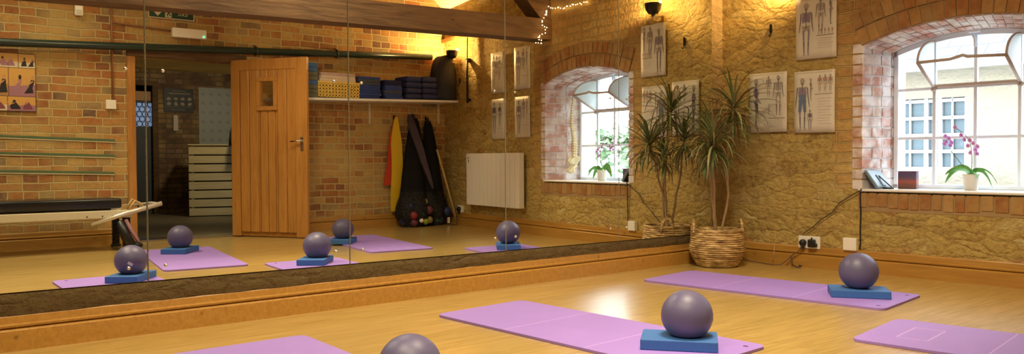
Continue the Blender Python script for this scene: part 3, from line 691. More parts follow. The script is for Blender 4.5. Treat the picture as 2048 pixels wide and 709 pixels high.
# ------------------------------------------------------------------ things on and by the window sill
ot = thing('orchid', 'purple flowering orchid in white pot on window sill', 'orchid', wl(1.690, .207, SB+.0005), TH)
b = MB(); b.lathe([(.001, 0), (.036, 0), (.040, .004), (.049, .095), (.051, .104), (.047, .104), (.040, .09), (.001, .085)], 28); b.build('pot', 'terracotta_white', ot)
def leaf(b, pts, w, fold=.3, twist=.9):
    vs = []; n = len(pts); P_ = [Vector(p) for p in pts]
    for i, p in enumerate(P_):
        d = (P_[min(i+1, n-1)]-P_[max(i-1, 0)]).normalized(); sd = d.cross(Vector((0, 0, 1))); sd = sd.normalized() if sd.length > .05 else Vector((0, 1, 0)); sd = (sd+sd.cross(d)*twist).normalized()
        u = i/(n-1); ww = w*math.sin(PI*(.12+.86*u))**.7; upv = sd.cross(d).normalized()
        vs += [p-sd*ww+upv*ww*fold, p, p+sd*ww+upv*ww*fold]
    b.add(vs, [q for i in range(n-1) for q in ((i*3, i*3+1, i*3+4, i*3+3), (i*3+1, i*3+2, i*3+5, i*3+4))], True)
def bez(p0, p1, p2, n=9): 
    p0, p1, p2 = Vector(p0), Vector(p1), Vector(p2); return [p0*(1-u)**2+p1*2*u*(1-u)+p2*u*u for u in [i/n for i in range(n+1)]]
for p0, p1, p2, w in (((0, 0, .10), (-.07, .0, .20), (-.150, -.01, .045), .030), ((0, 0, .10), (-.06, -.05, .17), (-.13, -.07, .10), .022), ((0, 0, .10), (.06, .0, .18), (.125, -.01, .02), .022),
                      ((0, 0, .10), (.09, -.03, .19), (.165, -.04, .04), .012), ((0, 0, .10), (.03, -.07, .15), (.07, -.12, .08), .020)):
    b = MB(); leaf(b, bez(p0, p1, p2), w); b.build('leaf', 'orchid_leaf', ot, fix=False)
def flowers(pts, seed):
    q = random.Random(seed); b = MB()
    for p in pts:
        c = Vector(p); d = Vector((q.uniform(-.4, .4), -1, q.uniform(-.2, .3))).normalized(); x = d.orthogonal().normalized(); y = d.cross(x)
        for k in range(5):
            a = 2*PI*k/5+.3; e = x*math.cos(a)+y*math.sin(a); f = x*math.cos(a+PI/2)+y*math.sin(a+PI/2); r = .0175 if k % 2 else .015
            b.add([c, c+e*r*.5+f*r*.5+d*.002, c+e*r+d*.004, c+e*r*.5-f*r*.5+d*.002], [(0, 1, 2, 3)])
        b.mi = 1; b.ball(c+d*.004, .004, 6); b.mi = 0
    return b
st1 = bez((0, 0, .10), (.015, -.01, .22), (.0, -.02, .30), 8); st2 = bez((-.01, 0, .10), (-.06, .01, .17), (-.12, .0, .25), 8)
br1 = bez((.0, -.02, .30), (-.02, -.02, .36), (-.085, -.02, .40), 6)
for st, fl, sd in ((st1+br1[1:], [(.005, -.03, .24), (.03, -.02, .26), (.045, -.03, .28), (-.01, -.03, .285), (-.03, -.03, .325), (.0, -.03, .32), (-.05, -.03, .355), (-.088, -.03, .405), (.02, -.03, .30), (.038, -.02, .235)], 1),
                   (st2, [(-.125, 0, .29), (-.145, -.01, .315), (-.155, 0, .35), (-.13, -.01, .335), (-.16, 0, .30), (-.118, 0, .31)], 2)):
    b = MB(); b.tube(st, .0022, 6); so = b.build('flower_stem', 'stem_green', ot); flowers(fl, sd).build('blossom', ['petal', 'petal_dark'], so, fix=False)

tb = thing('tablet', 'grey-blue tablet case leaning on its stand at the left end of the sill', 'tablet', wl(1.165, .10, SB+.0005), TH-.05)
def tiltm(x, z, deg): return Matrix.Translation((x, 0, z)) @ Matrix.Rotation(math.radians(deg), 4, 'Y')
TM = tiltm(.022, .008, -36)
b = MB(); b.rbox(-.014, .010, -.098, .098, 0, .145, .008, TM); b.build('case', 'tablet', tb)
b = MB(); b.rbox(-.017, -.0125, -.090, .090, .008, .138, .002, TM); b.build('screen', 'black_plastic', tb)
b = MB(); b.rbox(.011, .016, -.022, .022, .01, .10, .002, TM); b.build('stand_flap', 'tablet', tb)
b = MB(); b.tube([TM @ Vector((.016, 0, .09)), (.075, 0, .010)], .004, 6); b.rbox(.02, .080, -.02, .02, 0, .010, .003); b.build('stand_foot', 'black_plastic', tb)
cd = thing('candle_box', 'small square box with purple and orange sunset on the sill', 'box', wl(1.305, .20, SB+.0005), TH+.0)
cm = mat('sunset_print', (.4, .2, .3), .45); t = NT(cm); c = t.n('ShaderNodeTexCoord'); s_ = t.n('ShaderNodeSeparateXYZ'); t.l(c.outputs['Object'], s_.inputs[0])
z_ = t.math('ADD', t.math('MULTIPLY', s_.outputs[2], 8.6), t.math('MULTIPLY', t.math('SUBTRACT', t.noise(t.coord((1, 1, 3)), 14, 3), .5), .25))
t.color(t.ramp(z_, [(0, (.13, .07, .06)), (.25, (.22, .09, .07)), (.42, (.42, .10, .06)), (.6, (.16, .08, .12)), (.8, (.09, .07, .14)), (1, (.14, .07, .14))]))
b = MB(); b.rbox(-.060, .060, -.022, .022, 0, .116, .003, seg=1); b.build('box_body', cm, cd)
b = MB(); b.rbox(-.062, .062, -.024, .024, .1162, .120, .001, seg=1); b.build('lid', mat('lid_purple', (.15, .09, .15), .5), cd)
sp = thing('spine_model', 'anatomical model spine with pelvis hanging in the window reveal', 'anatomical model', wl(2.138, .20, .62), TH+.5)
b = MB(); b.tube([(0, .0, .05), (.004, -.006, .3), (0, 0, .5), (0, .004, .785)], .004, 6); b.tube([(0, .004, .785), (.0, -.02, .80), (-.075, -.045, .785)], .003, 6); b.build('hanging_rod', 'steel', sp)
for k in range(24):
    z = .17+.590*k/23; u = k/23; w = .021-.010*u; off = .012*math.sin(u*2*PI+.5)
    b = MB(); b.lathe([(w*.95, -.009), (w*.82, 0), (w*.95, .009)], 12, Matrix.Translation((0, off, z)))
    b.rbox(-w*1.75, w*1.75, off+w*.6, off+w*1.1, z-.004, z+.003, .002, seg=1); b.rbox(-.003, .003, off+w, off+w*2.0, z-.012, z+.002, .001, seg=1); b.build('vertebra', 'bone', sp)
b = MB()
for k in range(23):
    z = .17+.590*(k+.5)/23; u = (k+.5)/23; w = .018-.009*u; b.lathe([(w, -.003), (w, .003)], 10, Matrix.Translation((0, .012*math.sin(u*2*PI+.5), z)))
b.build('discs', 'disc', sp)
b = MB()                                                   # pelvis: sacrum, two flared wings with sockets, pubic arch
b.add([(-.03, .0, .16), (.03, 0, .16), (.012, .035, .07), (-.012, .035, .07), (-.03, .02, .16), (.03, .02, .16), (.01, .045, .07), (-.01, .045, .07)], [(0, 1, 2, 3), (4, 5, 6, 7), (0, 3, 7, 4), (1, 2, 6, 5), (0, 1, 5, 4), (2, 3, 7, 6)], True)
for sg in (-1, 1):
    rows = []
    for i in range(9):
        u = i/8
        for j in range(7):
            v_ = j/6; a = -.9+2.5*v_; rad = .020+.062*u
            rows.append((sg*(.024+rad*(.80+.18*math.cos(a))), .022-rad*1.0*math.sin(a)*.75, .095+.085*u*math.cos(a*.8)+.010*u))
    b.add(rows, [(i*7+j, i*7+j+1, (i+1)*7+j+1, (i+1)*7+j) for i in range(8) for j in range(6)], True)
    b.tube([(sg*.045, .02, .10), (sg*.055, 0, .075), (sg*.052, -.03, .055), (sg*.03, -.052, .045), (0, -.058, .045)], [.014, .018, .013, .009, .009], 8)
    b.tube([(sg*.055, 0, .07), (sg*.045, .005, .035), (sg*.035, -.02, .015), (sg*.02, -.045, .035)], [.013, .012, .010, .008], 8)
po = b.build('pelvis', 'bone', sp); sol = po.modifiers.new('thickness', 'SOLIDIFY'); sol.thickness = .004

# ------------------------------------------------------------------ anatomical charts
def cap2(pts, w0, w1=None, n=1):
    """outline of a tapered stroke"""
    w1 = w0 if w1 is None else w1; L, Rr = [], []
    for i, (x, y) in enumerate(pts):
        a = pts[max(0, i-1)]; c_ = pts[min(len(pts)-1, i+1)]; dx, dy = c_[0]-a[0], c_[1]-a[1]; d = math.hypot(dx, dy) or 1; w = w0+(w1-w0)*i/(len(pts)-1)
        L.append((x-dy/d*w, y+dx/d*w)); Rr.append((x+dy/d*w, y-dx/d*w))
    return L+Rr[::-1]
def figure(b, cx, top, h, side=False, tint=2, pelvis=2):
    """front or side view skeleton print; material slots: 1 dark 2 bone 3 purple 4 blue 5 red"""
    s = h/7.5
    def P(x, y): return (cx+x*s, top-y*s)
    def pl_(pts, mi): b.mi = mi; b.plate(pts, 0, .0004, M4=XZ)
    pl_([P(.33*math.cos(a), .48+.42*math.sin(a)) for a in [2*PI*k/10 for k in range(10)]], 2)
    pl_([P(-.18, .78), P(.18, .78), P(.12, 1.0), P(-.12, 1.0)], 1)
    pl_(cap2([P(0, .95), P(0, 3.6)], .05*s), 1)
    if side:
        pl_([P(-.35, 1.5), P(.1, 1.35), P(.4, 1.9), P(.32, 2.7), P(-.2, 2.75), P(-.4, 2.1)], tint); pl_([P(-.3, 3.3), P(.35, 3.2), P(.38, 3.9), P(-.2, 4.0)], pelvis)
        pl_(cap2([P(0, 1.5), P(.1, 2.7), P(.75, 3.7)], .10*s, .05*s), 1); pl_(cap2([P(0, 3.8), P(.05, 5.4), P(-.05, 7.1)], .15*s, .06*s), 1); pl_(cap2([P(-.05, 7.15), P(.4, 7.3)], .07*s), 1)
        return
    pl_([P(-.72, 1.32), P(.72, 1.32), P(.62, 1.5), P(-.62, 1.5)], 2)
    for sg in (-1, 1):
        pl_([P(sg*.06, 1.45), P(sg*.45, 1.5), P(sg*.60, 2.1), P(sg*.52, 2.8), P(sg*.10, 2.6)], tint)
        pl_([P(sg*.04, 3.25), P(sg*.58, 3.15), P(sg*.52, 3.6), P(sg*.2, 4.0), P(sg*.04, 3.8)], pelvis)
        pl_(cap2([P(sg*.74, 1.45), P(sg*.85, 2.7), P(sg*.98, 3.7)], .08*s, .05*s), 1); pl_(cap2([P(sg*.98, 3.7), P(sg*1.05, 4.15)], .08*s, .03*s), 2)
        pl_(cap2([P(sg*.42, 3.8), P(sg*.34, 5.35)], .12*s, .09*s), tint); pl_(cap2([P(sg*.34, 5.4), P(sg*.30, 7.0)], .10*s, .05*s), 1); pl_(cap2([P(sg*.30, 7.05), P(sg*.38, 7.35)], .09*s), 2)
def bar(b, x0, x1, z, t_, mi): b.mi = mi; b.plate([(x0, z-t_), (x1, z-t_), (x1, z+t_), (x0, z+t_)], 0, .0004, M4=XZ)
def chart(s0, s1, z0, z1, lab, draw, grp):
    w, h = s1-s0, z1-z0; o = thing('anatomy_chart', lab, 'poster', wl((s0+s1)/2, -.016, z0), TH, grp)
    b = MB(); n = 8; vs = []
    for i in range(n+1):
        for j in range(n+1):
            x = -w/2+w*i/n; z = h*j/n; vs.append((x, -.004*noise.noise(Vector((x*4+s0*9, z*4, s0)))-.002, z))
    N = len(vs); vs2 = [(x, y+.0025, z) for x, y, z in vs]
    fs = [(i*(n+1)+j, (i+1)*(n+1)+j, (i+1)*(n+1)+j+1, i*(n+1)+j+1) for i in range(n) for j in range(n)]
    b.add(vs, fs, True); b.add(vs2, [f[::-1] for f in fs], True)
    ed = [i*(n+1) for i in range(n+1)]; 
    for e_ in (list(range(0, n+1)), [i*(n+1) for i in range(n+1)], [n*(n+1)+j for j in range(n+1)], [i*(n+1)+n for i in range(n+1)]):
        for a, c_ in zip(e_, e_[1:]): b.f.append([a, c_, c_+N, a+N]); b.m.append(0); b.sm.append(False)
    b.build('paper_sheet', 'paper', o)
    b = MB(); draw(b, w, h); p = b.build('printed_figures', ['paper', 'ink_dark', 'ink_bone', 'ink_purple', 'ink_blue', 'ink_red', 'ink_faint'], o, loc=(0, -.0068, 0))
    return o
def d_upper(b, w, h):
    figure(b, -w*.24, h*.90, h*.86, tint=3); figure(b, w*.12, h*.97, h*.60, tint=2); figure(b, w*.36, h*.97, h*.46, True)
    for k in range(4): figure(b, w*(.14+.09*k), h*.47, h*.10, tint=5, pelvis=5)
    bar(b, w*.02, w*.45, h*.36, .0016, 1)
    for k in range(5): bar(b, w*.05, w*(.42-.05*(k % 2)), h*(.31-.035*k), .0008, 6)
def d_ll(b, w, h):
    figure(b, -w*.32, h*.92, h*.88, True, tint=3, pelvis=3); figure(b, w*.02, h*.95, h*.36, tint=2); figure(b, w*.28, h*.95, h*.68, tint=2)
    figure(b, w*.03, h*.48, h*.20, True, tint=6, pelvis=6); bar(b, w*.02, w*.46, h*.235, .0014, 3)
    for k in range(4): bar(b, w*.04, w*(.40-.05*(k % 2)), h*(.20-.035*k), .0008, 6)
    bar(b, -w*.45, w*.42, h*.975, .0009, 2)
def d_lr(b, w, h):
    figure(b, -w*.29, h*.90, h*.88, tint=3, pelvis=4); b.mi = 4; b.plate([(-w*.37, h*.62), (-w*.21, h*.62), (-w*.19, h*.34), (-w*.26, h*.34), (-w*.29, h*.5), (-w*.32, h*.34), (-w*.39, h*.34)], .0004, .0007, M4=XZ)
    figure(b, -w*.08, h*.88, h*.36, True, tint=2); figure(b, -w*.10, h*.38, h*.36, tint=1)
    for k in range(3): figure(b, w*(.14+.13*k), h*.93, h*.28, tint=5, pelvis=6)
    bar(b, w*.02, w*.45, h*.62, .0014, 3); bar(b, -w*.45, w*.45, h*.975, .0009, 2)
    for k in range(10): bar(b, w*.08, w*(.44-.07*(k % 3)), h*(.55-.045*k), .0008, 6)
def d_far(b, w, h):
    figure(b, w*.22, h*.92, h*.84, tint=3); figure(b, -w*.10, h*.95, h*.50, tint=2); figure(b, -w*.32, h*.95, h*.42, True, tint=5); bar(b, -w*.45, 0, h*.30, .0014, 1)
    for k in range(4): bar(b, -w*.42, -w*.05, h*(.25-.04*k), .0008, 6)
def d_far2(b, w, h):
    figure(b, -w*.16, h*.90, h*.60, tint=1); figure(b, w*.26, h*.94, h*.80, tint=1); bar(b, -w*.45, w*.1, h*.27, .0012, 2)
    for k in range(4): bar(b, -w*.4, w*.3, h*(.22-.04*k), .0008, 6)
G1_ = 'anatomy charts on the wall left of the window'; G2_ = 'anatomy charts beyond the window, seen in the mirror'
chart(.608, .905, 1.483, 1.925, 'anatomy chart directly on stone wall, upper one of the three left of the window', d_upper, G1_)
chart(.238, .538, .972, 1.412, 'anatomy chart closest to the potted plant, side-view figure at its left', d_ll, G1_)
chart(.596, .896, .960, 1.398, 'anatomy chart with blue-thighed figure, beside the brick window edge', d_lr, G1_)
chart(2.570, 2.855, 1.520, 1.965, 'reflected anatomy chart, upper one next to the window arch', d_far, G2_)
chart(3.050, 3.315, 1.508, 1.957, 'reflected anatomy chart, upper one crossed by the panel joint', d_far2, G2_)
chart(2.570, 2.848, 1.010, 1.442, 'reflected anatomy chart, lower one next to the window reveal', d_far, G2_)
chart(3.048, 3.313, 1.002, 1.444, 'reflected anatomy chart, lower one right above the radiator', d_far2, G2_)

# ------------------------------------------------------------------ radiator
rd = thing('radiator', 'white ribbed electric radiator on the stone wall, seen in the mirror', 'radiator', wl(3.19, -.001, .262), TH)
rw, rh = 1.075, .585
for k in range(12):
    x0 = -rw/2+rw*k/12; b = MB(); b.rbox(x0+.0035, x0+rw/12-.0035, -.100, -.035, 0, rh, .003); b.build('fin', 'white_plastic', rd)
b = MB(); b.box(-rw/2+.02, rw/2-.02, -.0345, -.015, .02, rh-.02); b.build('back_panel', 'foam_grey', rd)  # dark grey puts the shade between the fins into the colour
for sg in (-1, 1):
    b = MB(); b.rbox(sg*.3-.02, sg*.3+.02, -.0149, 0, .06, rh-.08, .002); b.build('wall_bracket', 'white_metal', rd)
b = MB(); b.rbox(rw/2-.075, rw/2-.03, -.103, -.1002, rh-.11, rh-.03, .002); bo = b.build('control_panel', 'white_metal', rd)
b = MB(); b.rbox(rw/2-.065, rw/2-.045, -.1042, -.1031, rh-.06, rh-.045, .0005); b.rbox(rw/2-.065, rw/2-.05, -.1042, -.1031, rh-.10, rh-.075, .0005); b.build('display', 'black_plastic', bo)

# ------------------------------------------------------------------ sockets, boxes, cables on the window wall
def plug(b, x, z, r=.024):
    b.lathe([(r, 0), (r, .02), (r*.8, .032), (.001, .034)], 16, Matrix.Translation((x, -.0095, z)) @ Matrix.Rotation(PI/2, 4, 'X')); b.rbox(x-.012, x+.012, -.035, -.0097, z-r-.018, z-r*.5, .004)
sk = thing('double_socket', 'white double wall socket with two black plugs above the skirting', 'socket', wl(.716, -.020, .136), TH)
b = MB(); b.rbox(-.08, .08, -.009, 0, 0, .088, .004); b.build('face_plate', 'white_plastic', sk)
b = MB(); b.box(-.076, .076, 0, .022, .004, .084); b.build('back_box', 'white_plastic', sk)
b = MB(); plug(b, -.040, .040); b.build('round_plug', 'black_plastic', sk)
b = MB(); b.rbox(.005, .055, -.048, -.0095, .012, .068, .008); b.rbox(.048, .066, -.040, -.0095, .014, .040, .006); b.tube([(.03, -.03, .066), (.03, -.03, .082)], .006, 8); b.build('power_adapter', 'black_plastic', sk)
ss = thing('single_socket', 'white wall socket with black plug under the radiator, seen in the mirror', 'socket', wl(4.00, -.022, .150), TH)
b = MB(); b.rbox(-.045, .045, -.009, 0, 0, .086, .004); b.build('face_plate', 'white_plastic', ss)
b = MB(); b.box(-.041, .041, 0, .024, .004, .082); b.build('back_box', 'white_plastic', ss)
b = MB(); plug(b, .0, .042, .028); b.build('plug', 'black_plastic', ss)
b = MB(); b.tube([(0, -.03, .01), (.01, -.05, -.05), (-.01, -.055, -.10), (-.03, -.07, -.14), (.06, -.09, -.146)], .004, 6); b.build('power_cable', 'black_plastic', ss)
jb = thing('junction_box', 'blank white square cable box above the skirting, right of the double socket', 'cable box', wl(1.012, -.001, .145), TH)
b = MB(); b.rbox(-.046, .046, -.038, 0, 0, .086, .004); b.build('box_body', 'white_plastic', jb)
b = MB(); b.rbox(-.040, .040, -.0395, -.0381, .006, .080, .001); b.build('cover', 'white_plastic', jb)
def wpt(s, t_, z): return wl(s, t_, z)
b = MB(); b.tube([wpt(1.085, -.024, SB+.004), wpt(1.078, -.026, SB-.03), wpt(1.080, -.018, .40), wpt(1.076, -.017, .30), wpt(1.078, -.017, .20), wpt(1.074, -.022, .156)], .0045, 6)
tag(b.build('power_cable', 'black_plastic'), 'black cable hanging straight down from the sill corner to the skirting', 'cable')
b = MB(); b.tube([wpt(1.075, -.022, SB-.01), wpt(1.01, -.018, .520), wpt(.93, -.017, .468), wpt(.88, -.016, .40), wpt(.80, -.018, .345), wpt(.74, -.018, .29), wpt(.70, -.019, .262), wpt(.672, -.020, .240), wpt(.672, -.026, .226)], .0035, 6)
tag(b.build('power_cable', mat('cable_brown', (.06, .04, .025), .6)), 'thin dark cable running slantwise from the sill down to the double socket', 'cable')
b = MB(); b.tube([wpt(.675, -.055, .155), wpt(.66, -.06, .12), wpt(.61, -.062, .085), wpt(.57, -.065, .045), wpt(.53, -.085, .009), wpt(.47, -.10, .006), wpt(.40, -.085, .006), wpt(.34, -.07, .008), wpt(.27, -.06, .008), wpt(.20, -.06, .03)], .0045, 6)
tag(b.build('extension_cord', mat('cord_brown', (.16, .09, .04), .6)), 'brown cord trailing along the floor from the plug towards the basket', 'cord')
b = MB(); b.tube([wpt(.60, -.064, .080), wpt(.605, -.07, .045), wpt(.625, -.085, .015), wpt(.66, -.10, .007), wpt(.685, -.095, .007), wpt(.69, -.085, .014), wpt(.67, -.08, .016)], .006, 6)
tag(b.build('cable_end', mat('cord_dark', (.09, .05, .03), .6)), 'short curled cable end on the floor below the double socket', 'cord')
b = MB(); b.tube([wpt(.455, -.037, .14), wpt(.45, -.038, .07), wpt(.445, -.045, .012)], .003, 6); tag(b.build('thin_wire', mat('wire_pale', (.45, .33, .18), .6)), 'thin pale wire running down the skirting beside the basket', 'wire')
for (s_, z_, l_) in ((.405, 1.723, 'small black hook on bare stone left of the upper chart'), (4.02, 1.70, 'small black hook below the far lamp, seen in the mirror')):
    hk = thing('wall_hook', l_, 'hook', wl(s_, -.001, z_-.04), TH)
    b = MB(); b.rbox(-.009, .009, -.016, 0, .02, .085, .004); b.build('hook_plate', 'black_metal', hk)
    b = MB(); b.tube([(0, -.010, .022), (0, -.014, .0), (0, -.028, -.008), (0, -.036, .004)], .004, 6); b.build('hook_arm', 'black_metal', hk)
b = MB(); b.tube([(0, -.04, 0), (0, -.04, .50)], .013, 10); b.rbox(-.02, .02, -.05, 0, .47, .52, .005); b.rbox(-.018, .018, -.045, 0, .02, .05, .004)
b.tube([(0, -.04, .52), (0, -.035, .80)], .006, 8)
cdt = b.build('black_rod', 'black_metal', loc=wl(3.79, -.001, 1.435), rotz=TH); tag(cdt, 'black upright rod clamped to the stone wall beside the far lamp', 'rod')
# ------------------------------------------------------------------ uplighters
def uplighter(s_, z_, lab, power):
    o = thing('wall_uplighter', lab, 'wall lamp', wl(s_, -.125, z_), TH, 'black bowl uplighters on the window wall')
    b = MB(); b.lathe([(.010, -.075), (.040, -.066), (.062, -.035), (.071, .0), (.073, .018), (.069, .018), (.066, .0), (.058, -.032), (.036, -.058), (.001, -.062)], 28); b.build('bowl', 'black_metal', o)
    b = MB(); b.tube([(0, 0, -.074), (0, .0, -.115), (.0, .06, -.125), (0, .115, -.10)], .006, 8); b.rbox(-.02, .02, .106, .122, -.13, -.07, .004); b.build('bracket', 'brass', o)
    for sg in (-1, 1):
        b = MB(); b.ball((sg*.016, 0, -.084), .010, 8); b.build('knob', 'steel', o)
    b = MB(); b.ball((0, 0, -.036), .018, 10); b.build('bulb', 'lamp_glass', o)
    l = bpy.data.lights.new('uplighter_light', 'POINT'); l.energy = power; l.color = (1, .62, .24); l.shadow_soft_size = .008
    lo = bpy.data.objects.new('uplighter_light', l); C.objects.link(lo); lo.parent = o; lo.location = (-.024, .058, .034)
    return o
uplighter(.645, 2.052, 'black bowl uplighter above the near charts, seen in the mirror top right', 55)
uplighter(3.995, 2.040, 'black bowl uplighter in the far corner by the shelf end, seen in the mirror', 75)
# fairy lights along the wall top and beam end
fr = random.Random(5); fy = thing('fairy_lights', 'string of warm fairy lights wound over the beam end, seen in the mirror', 'fairy lights', (2.16, -.07, 1.9), 0)
path = [(2.165, y, z) for y, z in ((-.075, 1.912), (-.012, 1.909), (.001, 1.949), (-.05, 1.969), (-.018, 2.006), (.047, 2.032), (.06, 2.077), (.015, 2.107), (.002, 2.145), (.048, 2.199), (.061, 2.235))]
path += [tuple(wl(s_, -.03, z)) for s_, z in ((2.24, 2.262), (2.30, 2.290), (2.243, 2.298), (2.119, 2.279), (2.022, 2.259), (1.88, 2.26), (1.727, 2.255), (1.593, 2.243))]
dense = []
for a, c_ in zip(path, path[1:]):
    L_ = (Vector(c_)-Vector(a)).length; n = max(2, int(L_/.026))
    for i in range(n):
        q_ = Vector(a).lerp(Vector(c_), i/n)-Vector((2.16, -.07, 1.9)); dense.append(tuple(q_+Vector((fr.uniform(-.006, .004), fr.uniform(-.010, .004), fr.uniform(-.012, .012)))))
b = MB(); b.tube(dense, .0015, 4); b.build('wire', 'black_plastic', fy)
bulb = None
for i, p in enumerate(dense[::1]):
    if bulb is None: b = MB(); b.ball((0, 0, 0), .0042, 6); bulb = b.build('bulb', 'fairy', fy, loc=p)
    else: c_ = bulb.copy(); C.objects.link(c_); c_.parent = fy; c_.location = p
# ------------------------------------------------------------------ back wall things
# doorway frame and door
def eybox(b, y0, y1, d0, d1, z0, z1, r=.005): b.rbox(WX-d1, WX-d0, y0, y1, z0, z1, r, seg=1)
b = MB(); eybox(b, DY0-.05, DY0+.025, -.33, .020, 0, DZ-.021); eybox(b, -2.262, DY1+.05, -.05, .020, 0, DZ-.021); struct(b.build('trim_3', 'frame_wood'))
b = MB(); eybox(b, DY0-.05, DY1+.05, -.05, .018, DZ-.020, DZ+.065); struct(b.build('trim_4', 'beam'))
b = MB(); eybox(b, DY0+.02, DY1-.02, -.30, -.02, .0, .012); struct(b.build('trim_5', 'steel'))
ang = math.atan2(-1.797+2.290, 3.643-4.385)          # leaf direction from hinge to free edge
dr = struct(thing('door_1', 'open wooden boarded door with small square window, seen in the mirror', 'door', (4.366, -2.283, .012), ang))
DW_, DH = .885, 1.79; wx0, wx1, wz0, wz1 = .335, .515, 1.30, 1.575
b = MB(); bwid = (DW_-.23)/6
def board(x0, x1, z0, z1): b.rbox(x0+.0025, x1-.0025, -.012, .012, z0, z1, .008, seg=1)
for k in range(6):
    x0 = .10+bwid*k; x1 = x0+bwid
    cuts = sorted([x for x in (wx0, wx1) if x0 < x < x1]); xs = [x0]+cuts+[x1]
    for a, c_ in zip(xs, xs[1:]):
        if (a+c_)/2 > wx0 and (a+c_)/2 < wx1: board(a, c_, .04, wz0); board(a, c_, wz1, DH-.10)
        else: board(a, c_, .04, DH-.10)
b.build('boarding', 'door_wood', dr)
b = MB(); b.rbox(0, .10, -.020, .020, 0, DH, .004); b.rbox(DW_-.13, DW_, -.020, .020, 0, DH, .004); b.rbox(.10, DW_-.13, -.020, .020, DH-.11, DH, .004); b.rbox(.10, DW_-.13, -.018, -.0125, .0, .04, .003); b.build('door_frame', 'door_wood', dr)
b = MB(); 
for q in ((wx0-.03, wx1+.03, wz0-.03, wz0+.012), (wx0-.03, wx1+.03, wz1-.012, wz1+.03), (wx0-.03, wx0+.012, wz0+.012, wz1-.012), (wx1-.012, wx1+.03, wz0+.012, wz1-.012)): b.rbox(q[0], q[1], -.028, .028, q[2], q[3], .004)
vf = b.build('vision_frame', 'door_wood', dr)
b = MB(); b.box(wx0+.0125, wx1-.0125, -.002, .002, wz0+.0125, wz1-.0125); b.build('vision_pane', 'glass', vf)
for sy in (-1, 1):
    b = MB(); b.rbox(DW_-.075, DW_-.040, min(sy*.0205, sy*.024), max(sy*.0205, sy*.024), .86, 1.00, .001); b.tube([(DW_-.057, sy*.024, .96), (DW_-.057, sy*.050, .96), (DW_-.065, sy*.055, .96), (DW_-.165, sy*.055, .955)], .008, 8); b.build('handle', 'steel', dr)
b = MB(); b.rbox(DW_-.066, DW_-.048, -.026, -.0205, 1.29, 1.32, .002); b.build('latch', 'brass', dr)
b = MB(); b.rbox(.565, .59, -.016, -.0125, .135, .165, .002); b.build('knot_plate', 'black_metal', dr)
# pipe
b = MB(); pz = lambda y: 2.005+.0485*y-.0
b.tube([(WX-.07, y, 2.005+.045*y) for y in (.10, -1, -2, -3, -4.3, -6.9)], .036, 14); pass
pp = b.build('iron_pipe', 'green_pipe'); tag(pp, 'dark green iron pipe running along the brick wall, seen in the mirror', 'pipe')
for y in (-1.14, -4.9, -2.05):
    b = MB(); z = 2.005+.045*y; b.tube([(WX-.07+.042*math.cos(a), y, z+.042*math.sin(a)) for a in [2*PI*k/16 for k in range(16)]], .010, 6, closed=True); b.tube([(WX-.07, y, z+.045), (WX-.04, y, z+.06), (WX-.001, y, z+.06)], .007, 6); b.build('pipe_clamp', 'green_pipe', pp)
# shelf
sh = thing('wall_shelf', 'long white shelf on brackets below the pipe, seen in the mirror', 'shelf', (WX, -.62, 1.435), RB)
def shz(y): return 1.440+.024*(y+1.47)
b = MB(); vs = []
for y in (.30, -1.95):
    for d, dz in ((0, 0), (.34, 0), (.34, -.024), (0, -.024)): vs.append((-(y+.62), -d, shz(y)-1.435+dz))
b.add(vs, [(0, 1, 2, 3), (4, 5, 6, 7), (0, 1, 5, 4), (1, 2, 6, 5), (2, 3, 7, 6), (3, 0, 4, 7)]); b.build('board', 'white_metal', sh)
for y in (.24, -.70, -1.60):
    x = -(y+.62); z = shz(y)-1.435-.024; b = MB(); b.box(x-.012, x+.012, -.006, 0, z-.24, z); b.box(x-.012, x+.012, -.26, 0, z-.006, z); b.build('shelf_bracket', 'rail', sh)
def on_shelf(y): return shz(y)+.0008
# stack of foam blocks
y = -1.578; z = on_shelf(y)+.003
cols = ['foam_grey', 'foam_grey', 'foam_grey', 'foam_blue', 'foam_grey', 'foam_grey', 'foam_blue', 'foam_blue']
nm = ['lowest grey foam block of the stack on the shelf', 'second grey foam block from the shelf, in the stack by the door', 'third grey foam block of the shelf stack, just under a blue one', 'lone blue foam block in the middle of the shelf stack', 'grey foam block resting on the lone blue one in the shelf stack', 'grey foam block just beneath the two blue top ones of the shelf stack', 'blue foam block second from top of the shelf stack', 'topmost blue foam block of the shelf stack by the door']
for k in range(8):
    make_block(WX-.20, y, 90+R.uniform(-2, 2), nm[k], z, .19, .26, .044, cols[k], 'foam blocks stacked on the shelf'); z += .0455
# basket with towels
y0 = -1.235; wb = thing('wicker_tray_basket', 'yellow rectangular wicker basket on the white shelf', 'basket', (WX-.19, y0, on_shelf(y0)+.007), RB)
b = MB(); bw2, bd2, bh2 = .235, .13, .155
b.box(-bw2+.01, bw2-.01, -bd2+.01, bd2-.01, 0, .01)
per = [(x, -bd2) for x in [(-bw2)+2*bw2*i/26 for i in range(27)]]+[(bw2, y_) for y_ in [-bd2+2*bd2*i/14 for i in range(1, 14)]]+[(x, bd2) for x in [bw2-2*bw2*i/26 for i in range(27)]]+[(-bw2, y_) for y_ in [bd2-2*bd2*i/14 for i in range(1, 14)]]
for r_ in range(9):
    z = .010+r_*.017; b.tube([(x*(1+.03*r_/9), y_*(1+.03*r_/9)+0, z+.009*((-1)**(i+r_))) for i, (x, y_) in enumerate(per)], .0078, 5, closed=True)
for i, (x, y_) in enumerate(per):
    if i % 2 == 0: b.tube([(x*.985, y_*.985, .0), (x*1.012, y_*1.012, .155)], .006, 5)
b.tube([(x*1.035, y_*1.035, .158) for x, y_ in per], .010, 6, closed=True); b.build('woven_sides', 'wicker_pale', wb)
